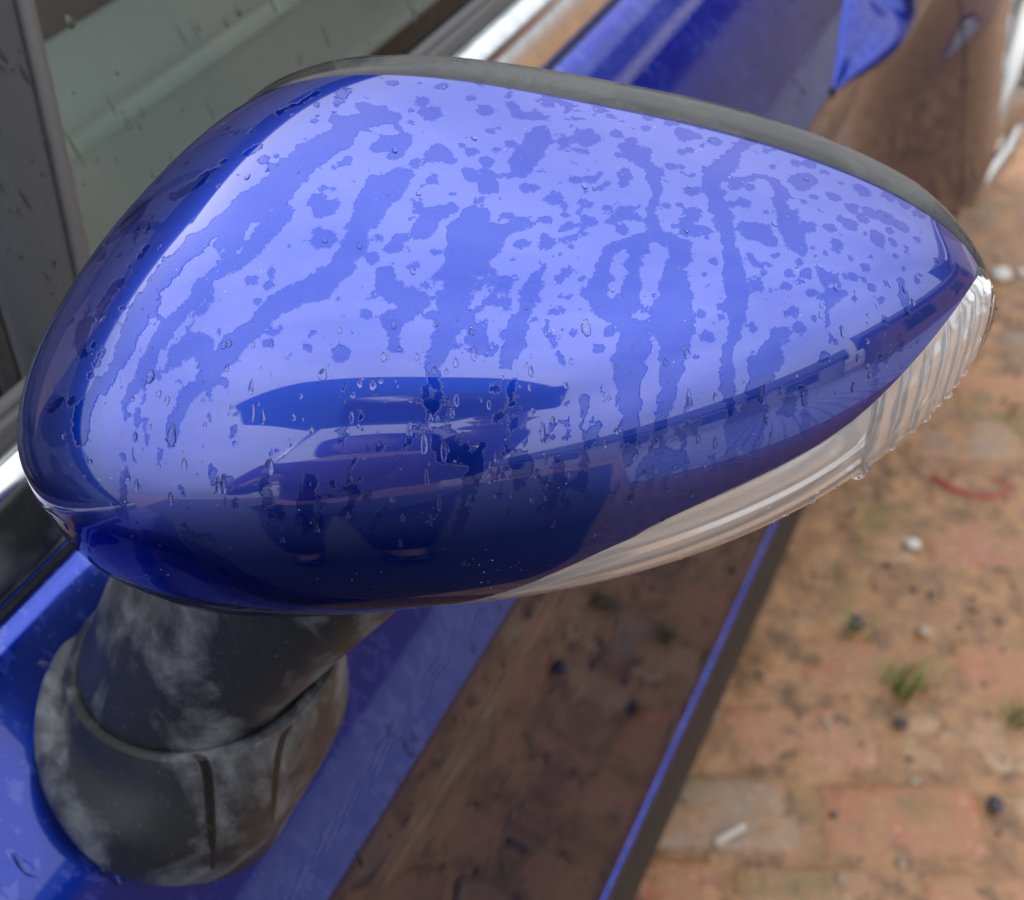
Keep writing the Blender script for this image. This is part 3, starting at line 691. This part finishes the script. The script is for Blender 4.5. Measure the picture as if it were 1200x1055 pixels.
for (x, y, r, ln) in BE:
    h = cap_at(x, y)
    if h[0] is None: continue
    rr = r*(h[0]-CAM).dot(Fw)/FPX; bead(bm, h[0], h[1], DOWN, rr*.8, ln, .42)
r1 = random.Random(11)
for _ in range(420):
    x, y = r1.uniform(30, 1120), r1.uniform(150, 660)
    if y < 330 and r1.random() < .55: continue
    h = cap_at(x, y)
    if h[0] is None: continue
    bead(bm, h[0], h[1], DOWN, r1.choice((.0002, .0003, .0003, .0005, .0007)), r1.uniform(1, 1.9), .5)
tag(under(from_bm('raindrops', bm, M['water']), mirror), kind='stuff')
bm = bmesh.new()                              # beads hanging along the lens
for (i, j, r) in [(int(a), b, c) for a, b, c in [(78, 17, .0022), (80, 18, .0016), (66, 15, .0010), (100, 20, .0012), (110, 22, .0012), (113, 21, .0010), (95, 19, .0009), (88, 18, .0010), (60, 14, .0008), (48, 13, .0008), (105, 20, .0009), (118, 22, .0010), (122, 20, .0008), (40, 12, .0006), (72, 16, .0007)]]:
    p = Vector(LP[i, j]); nn = (p-Vector((-.10, .28, H-.2))).normalized()
    bead(bm, p, nn+DOWN*.5, DOWN, r*1.0, 1.2, .8)
for _ in range(60):
    i, j = r1.randrange(30, 150), r1.randrange(4, 22); p = Vector(LP[i, j]); nn = (p-Vector((-.10, .28, H-.2))).normalized()
    bead(bm, p, nn, DOWN, r1.uniform(.0002, .0005), 1.2, .5)
tag(under(from_bm('lens_raindrops', bm, M['water']), mirror), kind='stuff')
bm = bmesh.new()
for _ in range(460):
    z = r1.uniform(-.305, -.02); y = r1.uniform(.25, .85); x = gx(z)+.0006
    nn = Vector((1, 0, .38)); q = r1.random()
    r = r1.choice((.0008, .0010, .0012, .0016, .0022)); ln = r1.choice((1.1, 1.4, 2.2, 5.0, 7.0)) if r < .0015 else 1.3
    bead(bm, Vector((x, y, z+H)), nn, DOWN, r*.9, ln, .7)
tag(under(from_bm('glass_raindrops', bm, M['water_shaded'])), kind='stuff')
bm = bmesh.new()
for _ in range(70):
    z = r1.uniform(-.305, -.12); a, b = .3196+.33*z+.003, .385+.43*z-.002; y = r1.uniform(a, b)
    bead(bm, Vector((gx(z)+.0038, y, z+H)), Vector((1, 0, .38)), DOWN, r1.uniform(.0005, .0013), r1.choice((1.1, 1.6, 4)), .4)
tag(under(from_bm('divider_raindrops', bm, M['water'])), kind='stuff')
bm = bmesh.new()
for _ in range(620):
    z = r1.uniform(-.53, -.36); y = r1.uniform(.0, 1.6)
    i = door_x(z)+flare(y, z); sl_ = (door_x(z-.004)-door_x(z+.004))/.008
    bead(bm, Vector((i, y, z+H)), Vector((1, 0, sl_)), DOWN, r1.choice((.0006, .0009, .0013, .002)), r1.choice((1.1, 1.5, 3)), .4)
tag(under(from_bm('door_raindrops', bm, M['water'])), kind='stuff')

# ---- arm: foot on the door, neck turning on it
def ellipse(cx, cy, rx, ry, z, tiltx=0, tilty=0, n=128, sq=2.05):
    o = []
    for k in range(n):
        a = 2*math.pi*k/n; c, s = math.cos(a), math.sin(a)
        x = cx+rx*math.copysign(abs(c)**(2/sq), c); y = cy+ry*math.copysign(abs(s)**(2/sq), s)
        o.append(np.array((x, y, z+tiltx*(x-cx)+tilty*(y-cy)+H)))
    return np.array(o)
def loft(name, keys, mat, parent, n_between=6, caps=True):
    R_ = catmull([k.reshape(-1) for k in keys], n_between).reshape(-1, keys[0].shape[0], 3)
    V = R_.reshape(-1, 3); nu, nv = R_.shape[0], R_.shape[1]
    f = grid_faces(nu, nv, False, True)
    if caps: f += [tuple(range(nv)), tuple(range((nu-1)*nv+nv-1, (nu-1)*nv-1, -1))]
    return under(mesh(name, V, f, mat), parent)
Bc = (-.2175, .1815)
foot_px = [(394, 806), (388, 835), (370, 872), (342, 928), (312, 984), (270, 1018), (205, 1032), (142, 1024), (88, 990), (52, 930), (39, 870), (44, 815), (59, 775), (82, 748), (130, 732), (200, 724), (290, 730), (360, 752), (388, 780)]
A = catmull([np.array(door_hit(*p)) for p in foot_px+foot_px[:1]], 4)[:-1]
def polar_match(loop, c2, n=128):
    """resample a loop by image angle about a centre, so that rings of the loft line up"""
    px, _ = to_px(loop); a = np.unwrap(np.arctan2(-(px[:, 1]-c2[1]), px[:, 0]-c2[0])); 
    if a[-1] < a[0]: a = a[::-1]; loop = loop[::-1]
    a = np.concatenate([a-2*np.pi, a, a+2*np.pi]); L3 = np.concatenate([loop]*3); o = np.argsort(a)
    t = 2*np.pi*np.arange(n)/n
    return np.stack([np.interp(t, a[o], L3[o, k]) for k in range(3)], -1)
FA = polar_match(A, (218, 868)); 
LipE = polar_match(ellipse(Bc[0], Bc[1], .050, .050, -.363, .05, -.05), (235, 800))
LipI = polar_match(ellipse(Bc[0], Bc[1], .0450, .0450, -.3622, .05, -.05), (235, 800))
LipD = polar_match(ellipse(Bc[0], Bc[1], .0447, .0447, -.368, .05, -.05), (235, 800))
mid = FA*.45+LipE*.55; out = np.array([.009, -.008, -.004]); mid = mid+out
m2 = FA*.12+LipE*.88+np.array([.0035, -.003, -.006])
m0 = FA*.82+LipE*.18+np.array([.007, -.006, -.001])
low_ = LipE+np.array([0, 0, -.0015]); LipT = LipE*.7+LipI*.3+np.array([0, 0, .0006])
foot = loft('mirror_foot', [FA+np.array([-.004, 0, 0]), FA, m0, mid, m2, low_, LipT, LipI, LipD], M['arm'], mirror, 9)
NB = ellipse(Bc[0], Bc[1],   .0449, .0449, -.3670, .05, -.05); N0 = ellipse(Bc[0], Bc[1], .0447, .0447, -.3600, .05, -.05)
def nk(t): return ellipse(Bc[0]+.044*t, Bc[1]+.030*t, .0446+.012*t, .0446+.003*t, -.3600+.082*t, .05*max(0, 1-t), -.05*max(0, 1-t))
N1, N2, N3, N4 = nk(.2), nk(.55), nk(.9), nk(1.3)
neck = loft('mirror_neck', [NB, N0, N1, N2, N3, N4], M['arm'], mirror, 6)
DR = [[(228, 886, 3), (238, 892, 7), (243, 905, 7), (246, 940, 7), (248, 985, 6), (250, 1020, 5)], [(342, 850, 3), (332, 862, 7), (326, 885, 6), (322, 920, 6), (318, 965, 4)]]
for ob in (foot, neck):
    me = ob.data; co = np.array([v.co[:] for v in me.vertices]); px_, _d = to_px(co); dv_ = np.zeros(len(co))
    if ob is foot:
        bv = BVHTree.FromPolygons([v.co for v in me.vertices], [p.vertices[:] for p in me.polygons]); best = np.full(len(co), -1.)
        for tr in DR:
            pr = None
            for x, y, r in tr:
                h = bv.ray_cast(CAM, ray(x, y).normalized())
                if h[0] is None: continue
                q = (np.array(h[0]), r*.32/FPX); a_ = pr or q; ab = q[0]-a_[0]
                tt_ = np.clip(((co-a_[0])@ab)/max(ab@ab, 1e-12), 0, 1); best = np.maximum(best, a_[1]+(q[1]-a_[1])*tt_-np.linalg.norm(co-(a_[0]+tt_[:, None]*ab), axis=1)); pr = q
        dv_ = np.clip(.5+best/.004, 0, 1)
    me.attributes.new('drip', 'FLOAT', 'POINT').data.foreach_set('value', dv_.astype(np.float32))
# ================================================================== SMALL THINGS ON THE GROUND
def speck_mat(name, cols, rough=.7):
    t = NT(name); r = t.attr('tone').outputs['Fac']; n = t.noise(150, 3, .6, t.coord())
    c = t.ramp(r, [(i/len(cols), c) for i, c in enumerate(cols)], 'CONSTANT')
    return t.done(t.bsdf(Base_Color=t.mix(t.math('MULTIPLY', n, .4), c, (.2, .13, .08)), Roughness=rough))
def pebble(bm, p, r, rg, lay=None, tone=0):
    M_ = Matrix.Translation(p) @ Matrix.Rotation(rg.uniform(0, 6.28), 4, 'Z') @ Matrix.Diagonal((r*rg.uniform(.8, 1.4), r*rg.uniform(.7, 1), r*rg.uniform(.4, .7), 1))
    vs = bmesh.ops.create_icosphere(bm, subdivisions=1, radius=1, matrix=M_)['verts']
    for v in vs:
        v.co += Vector((rg.uniform(-1, 1), rg.uniform(-1, 1), rg.uniform(-1, 1)))*r*.14
        if lay is not None: v[lay] = tone
bm = bmesh.new(); lay = bm.verts.layers.float.new('tone'); rg = random.Random(21)
for _ in range(1700):
    x, y = rg.uniform(-.2, .55), rg.uniform(.45, 2.9)
    if x > .45+.1*y: continue
    r = rg.choice((.0015, .002, .002, .003, .003, .004, .006)); pebble(bm, Vector((x, y, gz(x, y)+r*.25)), r, rg, lay, rg.random())
for _ in range(500):
    x, y = rg.uniform(-.2, .55), rg.uniform(.45, 2.9); r = rg.choice((.001, .0015, .002, .003)); pebble(bm, Vector((x, y, .0005)), r, rg, lay, rg.random())
M['grit'] = speck_mat('grit', [(.30, .19, .12), (.20, .13, .085), (.34, .26, .19), (.10, .075, .06), (.40, .32, .24), (.33, .15, .09), (.44, .36, .27)])
tag(from_bm('grit', bm, M['grit']), 'loose grit and small pebbles scattered over the paving', 'grit', kind='stuff')
M['stone_w'] = cloth('white stone', (.72, .70, .66), .5); M['stone_d'] = cloth('dark stone', (.06, .06, .07), .6); M['stone_t'] = cloth('tan stone', (.45, .36, .26), .6)
for (x, y, r, mt, lab) in [(1172, 325, .017, 'stone_w', 'white stone on the paving near the wheel, right of the mirror tip'), (1197, 322, .009, 'stone_w', 'white pebble at the picture edge beside the larger white stone'),
      (1082, 742, .009, 'stone_t', 'small tan pebble above the grass tuft'), (1055, 850, .008, 'stone_d', 'small dark stone just below the grass tuft'), (1003, 732, .010, 'stone_d', 'dark pebble between the sill and the grass tuft'),
      (1068, 640, .010, 'stone_w', 'pale pebble under the red twist of ribbon'), (1165, 945, .010, 'stone_d', 'dark stone near the lower right corner'), (640, 965, .009, 'stone_t', 'round pale pebble lying close to the sill')]:
    p = on_z(x, y, .001)
    if x == 640: continue
    bm = bmesh.new(); bmesh.ops.create_icosphere(bm, subdivisions=2, radius=1)
    for v in bm.verts:
        v.co *= 1+.22*mn.noise(v.co*1.3+Vector((x, y, 0))); v.co = Vector((v.co.x*r*1.15, v.co.y*r*.9, max(v.co.z, -.5)*r*.7)); v.co = Matrix.Rotation(x*.7, 3, 'Z') @ v.co
    o = from_bm('stone', bm, M[mt]); o.location = (p.x, p.y, .004+r*.2); tag(o, lab, 'stone', 'loose stones on the paving')
# red ribbon
M['red'] = simple('red ribbon', Base_Color=(.50, .035, .05), Roughness=.35)
pts = [on_z(x, y, .008+z) for x, y, z in [(1132, 540, .006), (1112, 548, .008), (1094, 558, .003), (1105, 568, .002), (1130, 578, .002), (1155, 583, .003), (1175, 578, .006), (1186, 571, .010), (1178, 564, .012), (1160, 562, .006)]]
cv = catmull([tuple(p) for p in pts], 5); V = []
for i, p in enumerate(cv):
    wv = .0035*(.5+.5*abs(math.sin(i*.11))); tw = i*.09
    d = Vector((math.cos(tw), math.sin(tw)*.4, .8)).normalized()
    for s, q in ((-1, 0), (1, 0), (1, 1), (-1, 1)): V.append(Vector(p)+d*(wv*s)+Vector((.0007*q, .0007*q, 0)))
tag(mesh('ribbon', V, grid_faces(len(cv), 4, False, True), M['red']), 'thin twisted red ribbon lying on the earth right of the mirror', 'ribbon')
# cigarette end
bm = bmesh.new(); a, b = on_z(838, 988, .010), on_z(873, 968, .010); d = b-a
tube(bm, [a, a+d*.02, a+d*.3, a+d*.6, b-d*.03, b], [.0030, .0041, .0042, .0038, .0042, .0034], 12)
M['paper'] = cloth('stained paper', (.60, .55, .48)); M['cork'] = cloth('cork paper', (.45, .26, .12))
tag(from_bm('cigarette_end', bm, M['paper']), 'flattened pale cigarette end lying on a grey brick', 'litter')
# grass tufts
M['blade'] = cloth('grass blade', (.16, .20, .035), .5)
for (x, y, n, hh, lab) in [(1062, 812, 46, .055, 'largest grass tuft growing between bricks right of the sill'), (1188, 845, 22, .035, 'small grass tuft cut by the right picture edge'), (1005, 745, 7, .045, 'few thin grass blades above the largest tuft'), (1190, 478, 12, .03, 'small yellowish tuft near the right picture edge above the ribbon')]:
    p = on_z(x, y, 0); bm = bmesh.new(); rg = random.Random(x)
    for k in range(n):
        a = rg.uniform(0, 6.28); b0 = Vector((rg.gauss(0, .012), rg.gauss(0, .010), -.002)); L = hh*rg.uniform(.5, 1.15); lean = rg.uniform(.25, 1.0); wd = rg.uniform(.0010, .0022)
        sdv = Vector((-math.sin(a), math.cos(a), 0)); prev = None
        for q in range(6):
            t = q/5; c = b0+Vector((math.cos(a), math.sin(a), 0))*(L*lean*t*t)+Vector((0, 0, L*t*(1-.35*lean*t)))
            w_ = wd*(1-t)**.6+.0001; e = (bm.verts.new(c-sdv*w_), bm.verts.new(c+Vector((0, 0, -.0004))), bm.verts.new(c+sdv*w_))
            if prev: bm.faces.new((prev[0], prev[1], e[1], e[0])); bm.faces.new((prev[1], prev[2], e[2], e[1]))
            prev = e
    o = from_bm('grass_tuft', bm, M['blade']); o.location = (p.x, p.y, 0); tag(o, lab, 'grass', 'grass tufts between the bricks')
# ================================================================== SEEN ONLY AS REFLECTIONS: person with umbrella, house across the lane
def skin_body(name, joints, edges, mat, parent=None, root=0):
    me = bpy.data.meshes.new(name); me.from_pydata([j[:3] for j in joints], edges, []); me.update()
    o = bpy.data.objects.new(name, me); link(o, parent)
    md = o.modifiers.new('skin', 'SKIN'); md.use_smooth_shade = True
    if not me.skin_vertices: 
        bpy.context.view_layer.objects.active = o; o.select_set(True)
    for k, j in enumerate(joints):
        sv = me.skin_vertices[0].data[k]; sv.radius = (j[3], j[4] if len(j) > 4 else j[3]); sv.use_root = (k == root)
    o.modifiers.new('sub', 'SUBSURF').levels = 2; o.modifiers['sub'].render_levels = 2
    me.materials.append(mat)
    return o
back = Vector((-Fw.x, -Fw.y, 0)).normalized()
PX = Vector((.28, -.80, 0)); FACE = -back; SIDE = Rt
def bp(s, f, z): v = PX+SIDE*s+FACE*f; return (v.x, v.y, z)
M['skin'] = simple('skin', Base_Color=(.42, .24, .17), Roughness=.5, Subsurface_Weight=.1)
M['purple'] = cloth('purple jacket cloth', (.10, .03, .13)); M['jeans'] = cloth('dark jeans', (.03, .035, .06)); M['hair'] = cloth('brown hair', (.03, .018, .012)); M['navy'] = None; M['black'] = simple('black phone', Base_Color=(.01, .01, .012), Roughness=.2)
hand_r = CAM-Fw*.05-Up*.035+SIDE*.035; hand_l = Vector(bp(-.16, .16, 1.22))
def fingers(J, E, wrist, palm, d, s, grip, r=.0085):
    """five finger chains rooted in the palm"""
    for k, (sp, ln) in enumerate(((-.030, .062), (-.010, .075), (.010, .080), (.028, .070))):
        a = palm+s*sp; b = a+d*(ln*.5)+grip*.012; c = b+d*(ln*.25)+grip*(ln*.4)
        i = len(J); J += [(*a, r*1.1), (*b, r), (*c, r*.85)]; E += [(wrist, i), (i, i+1), (i+1, i+2)]
    a = palm-d*.02-s*.035; b = a+d*.02-s*.02+grip*.015; c = b+d*.02+grip*.03
    i = len(J); J += [(*a, r*1.2), (*b, r*1.05), (*c, r*.9)]; E += [(wrist, i), (i, i+1), (i+1, i+2)]
sh_r, sh_l = Vector(bp(.17, 0, 1.36)), Vector(bp(-.17, 0, 1.36))
el_r, el_l = Vector(bp(.12, .36, 1.10)), Vector(bp(-.26, .03, 1.10))
wr_r = hand_r+(el_r-hand_r).normalized()*.07; wr_l = hand_l+(el_l-hand_l).normalized()*.07
J = [(*bp(0, 0, .92), .13, .10), (*bp(0, 0, 1.08), .12, .09), (*bp(0, .01, 1.25), .14, .10), (*bp(0, 0, 1.39), .08, .07), (*bp(0, .01, 1.45), .052), (*bp(0, .03, 1.52), .075, .085), (*bp(0, .03, 1.60), .08, .095), (*bp(0, .02, 1.66), .06, .07),
     (*sh_r, .055), (*el_r, .040), (*wr_r, .027), (*hand_r, .030, .016), (*sh_l, .055), (*el_l, .040), (*wr_l, .027), (*hand_l, .030, .016),
     (*bp(.09, 0, .86), .085), (*bp(.10, .02, .47), .055), (*bp(.10, -.01, .08), .035), (*bp(.10, .12, .03), .035, .025), (*bp(-.09, 0, .86), .085), (*bp(-.10, .02, .47), .055), (*bp(-.10, -.01, .08), .035), (*bp(-.10, .12, .03), .035, .025)]
E_ = [(0, 1), (1, 2), (2, 3), (3, 4), (4, 5), (5, 6), (6, 7), (3, 8), (8, 9), (9, 10), (10, 11), (3, 12), (12, 13), (13, 14), (14, 15), (0, 16), (16, 17), (17, 18), (18, 19), (0, 20), (20, 21), (21, 22), (22, 23)]
JB, EB = list(J), list(E_)
fingers(JB, EB, 11, hand_r, (Fw*.6+SIDE*.2).normalized()*.5, Up*.8, -SIDE); fingers(JB, EB, 15, hand_l, FACE*.9+SIDE*.3, Vector((0, 0, 1)), SIDE)
person = skin_body('person', JB, EB, M['skin'])
tag(person, 'person in purple jacket photographing the mirror, seen only as its reflection', 'person')
fat = lambda k, d: tuple(list(J[k][:3])+[r+d for r in J[k][3:]])
jk = [0, 1, 2, 3, 8, 9, 10, 12, 13, 14]; mp_ = {k: i for i, k in enumerate(jk)}
skin_body('jacket', [fat(k, .022) for k in jk], [(mp_[a], mp_[b]) for a, b in E_ if a in mp_ and b in mp_], M['purple'], person)
tk = [0, 16, 17, 18, 20, 21, 22]; mp2 = {k: i for i, k in enumerate(tk)}
skin_body('trousers', [fat(k, .018) for k in tk], [(mp2[a], mp2[b]) for a, b in E_ if a in mp2 and b in mp2], M['jeans'], person)
for s in (.10, -.10): skin_body('shoe', [(*bp(s, -.04, .045), .042, .035), (*bp(s, .08, .04), .045, .03), (*bp(s, .17, .03), .04, .025)], [(0, 1), (1, 2)], M['black'], person)
skin_body('hood', [(*bp(0, -.03, 1.42), .10), (*bp(0, -.01, 1.52), .105, .105), (*bp(0, .01, 1.60), .11, .115), (*bp(0, .01, 1.68), .09, .09)], [(0, 1), (1, 2), (2, 3)], M['purple'], person)
bm = bmesh.new(); bmesh.ops.create_cube(bm, size=1)
pm = Matrix((Rt, Up, -Fw)).transposed().to_4x4(); pm.translation = CAM-Fw*.018
bmesh.ops.scale(bm, vec=(.15, .072, .008), verts=bm.verts); bmesh.ops.transform(bm, matrix=pm, verts=bm.verts); bmesh.ops.bevel(bm, geom=bm.edges[:], offset=.003, segments=2, affect='EDGES')
tag(from_bm('phone', bm, M['black']), 'black phone held up to the mirror, seen only as its reflection', 'phone')
# umbrella
_t = NT('thin blue umbrella cloth'); _m = _t.n('MixShader'); _t.set(_m, 0, .55); _t.set(_m, 1, _t.n('BsdfDiffuse', Color=(.02, .06, .22, 1)).outputs[0]); _t.set(_m, 2, _t.n('BsdfTranslucent', Color=(.05, .16, .42, 1)).outputs[0]); M['navy'] = _t.done(_m.outputs[0])
UC = Vector((.17, -.63, 0)); um = tag(empty('umbrella', (UC.x, UC.y, 1.2)), 'open navy umbrella held over the photographer, seen only as a reflection', 'umbrella')
Rr, zt, zb = .36, 2.09, 1.90; V = []; nseg = 64
for i in range(13):
    t = i/12
    for k in range(nseg):
        a = 2*math.pi*k/nseg; sc_ = abs(math.sin(a*4)); rr = Rr*math.sin(t*1.25)/math.sin(1.25)*(1-.06*t*sc_)
        V.append((UC.x+rr*math.cos(a), UC.y+rr*math.sin(a), zt-(zt-zb)*(1-math.cos(t*1.25))/(1-math.cos(1.25))+.03*t*t*sc_))
under(mesh('canopy', V, grid_faces(13, nseg, False, True), M['navy']), um)
bm = bmesh.new(); tube(bm, [(hand_l.x, hand_l.y, 1.16), (hand_l.x, hand_l.y, 1.3), (UC.x, UC.y, 2.13)], .006, 8); under(from_bm('shaft', bm, M['alloy']), um)
bm = bmesh.new(); tube(bm, [(hand_l.x, hand_l.y, 1.10), (hand_l.x, hand_l.y, 1.2)], .014, 10); under(from_bm('grip', bm, M['black']), um)
for k in range(8):
    a = 2*math.pi*k/8; bm = bmesh.new()
    tube(bm, [(UC.x+Rr*math.sin(t*1.25)/math.sin(1.25)*.99*math.cos(a), UC.y+Rr*math.sin(t*1.25)/math.sin(1.25)*.99*math.sin(a), zt-.006-(zt-zb)*(1-math.cos(t*1.25))/(1-math.cos(1.25))) for t in np.linspace(0, 1, 8)], .002, 5); under(from_bm('rib', bm, M['alloy']), um)
# house across the lane and a hedge further along it
M['wallb'] = cloth('grey render', (.30, .29, .28)); M['slate'] = cloth('dark slate', (.05, .05, .055), .6); M['white'] = simple('white paint', Base_Color=(.78, .78, .76), Roughness=.4); M['pane'] = simple('dark pane', Base_Color=(.02, .025, .03), Roughness=.05)
def box(name, x0, x1, y0, y1, z0, z1, mat, parent=None):
    V = [(x, y, z) for x in (x0, x1) for y in (y0, y1) for z in (z0, z1)]
    f = [(0, 1, 3, 2), (4, 6, 7, 5), (0, 4, 5, 1), (2, 3, 7, 6), (0, 2, 6, 4), (1, 5, 7, 3)]
    o = mesh(name, V, f, mat, None, False)
    return under(o, parent) if parent else o
def house(x, y0, y1, hw, hr, label, col, windows=True):
    h = tag(empty('house', (x, (y0+y1)/2, 0)), label, 'house')
    box('wall', x, x+6, y0, y1, 0, hw, col, h)
    V = [(x-.4, y0-.3, hw-.1), (x-.4, y1+.3, hw-.1), (x+3, y1+.3, hr), (x+3, y0-.3, hr), (x+6.4, y0-.3, hw-.1), (x+6.4, y1+.3, hw-.1)]
    under(mesh('roof', V, [(0, 1, 2, 3), (3, 2, 5, 4), (0, 3, 4), (1, 5, 2)], M['slate'], None, False), h)
    if hr > 7: box('fascia', x-.42, x-.405, y0-.3, y1+.3, hw-.32, hw-.08, M['white'], h)
    n = max(1, int((y1-y0)/2.6)) if windows else 0
    for k in range(n):
        yc = y0+(k+.5)*(y1-y0)/n
        wn = box('window', x-.03, x-.003, yc-.6, yc+.6, .95, 2.1, M['slate'], h)
        for s in (-1, 1): box('pane', x-.036, x-.032, yc+s*.29-.25, yc+s*.29+.25, 1.02, 2.03, M['pane'], wn)
house(10.0, -18, 0, 2.6, 4.4, 'low grey house with dark slate roof and white fascia, seen only as a reflection', M['wallb'])

house(5.4, 1.0, 9, 2.7, 4.2, 'taller brown house with slate roof and white fascia, seen only as a reflection', cloth('brown brick wall', (.20, .10, .065)))
house(-14.0, -14, 12, 4.2, 6.4, 'house of dark brick added unseen behind the car to block sky from the reflections', cloth('added dark brick wall', (.10, .055, .04)))  # added out of view, keeps the cap's inner-edge reflection dark
house(6.5, 10.5, 25, 4.4, 7.4, 'tall pale house further along the lane, seen only as a reflection', cloth('pale render', (.30, .27, .24)), False)
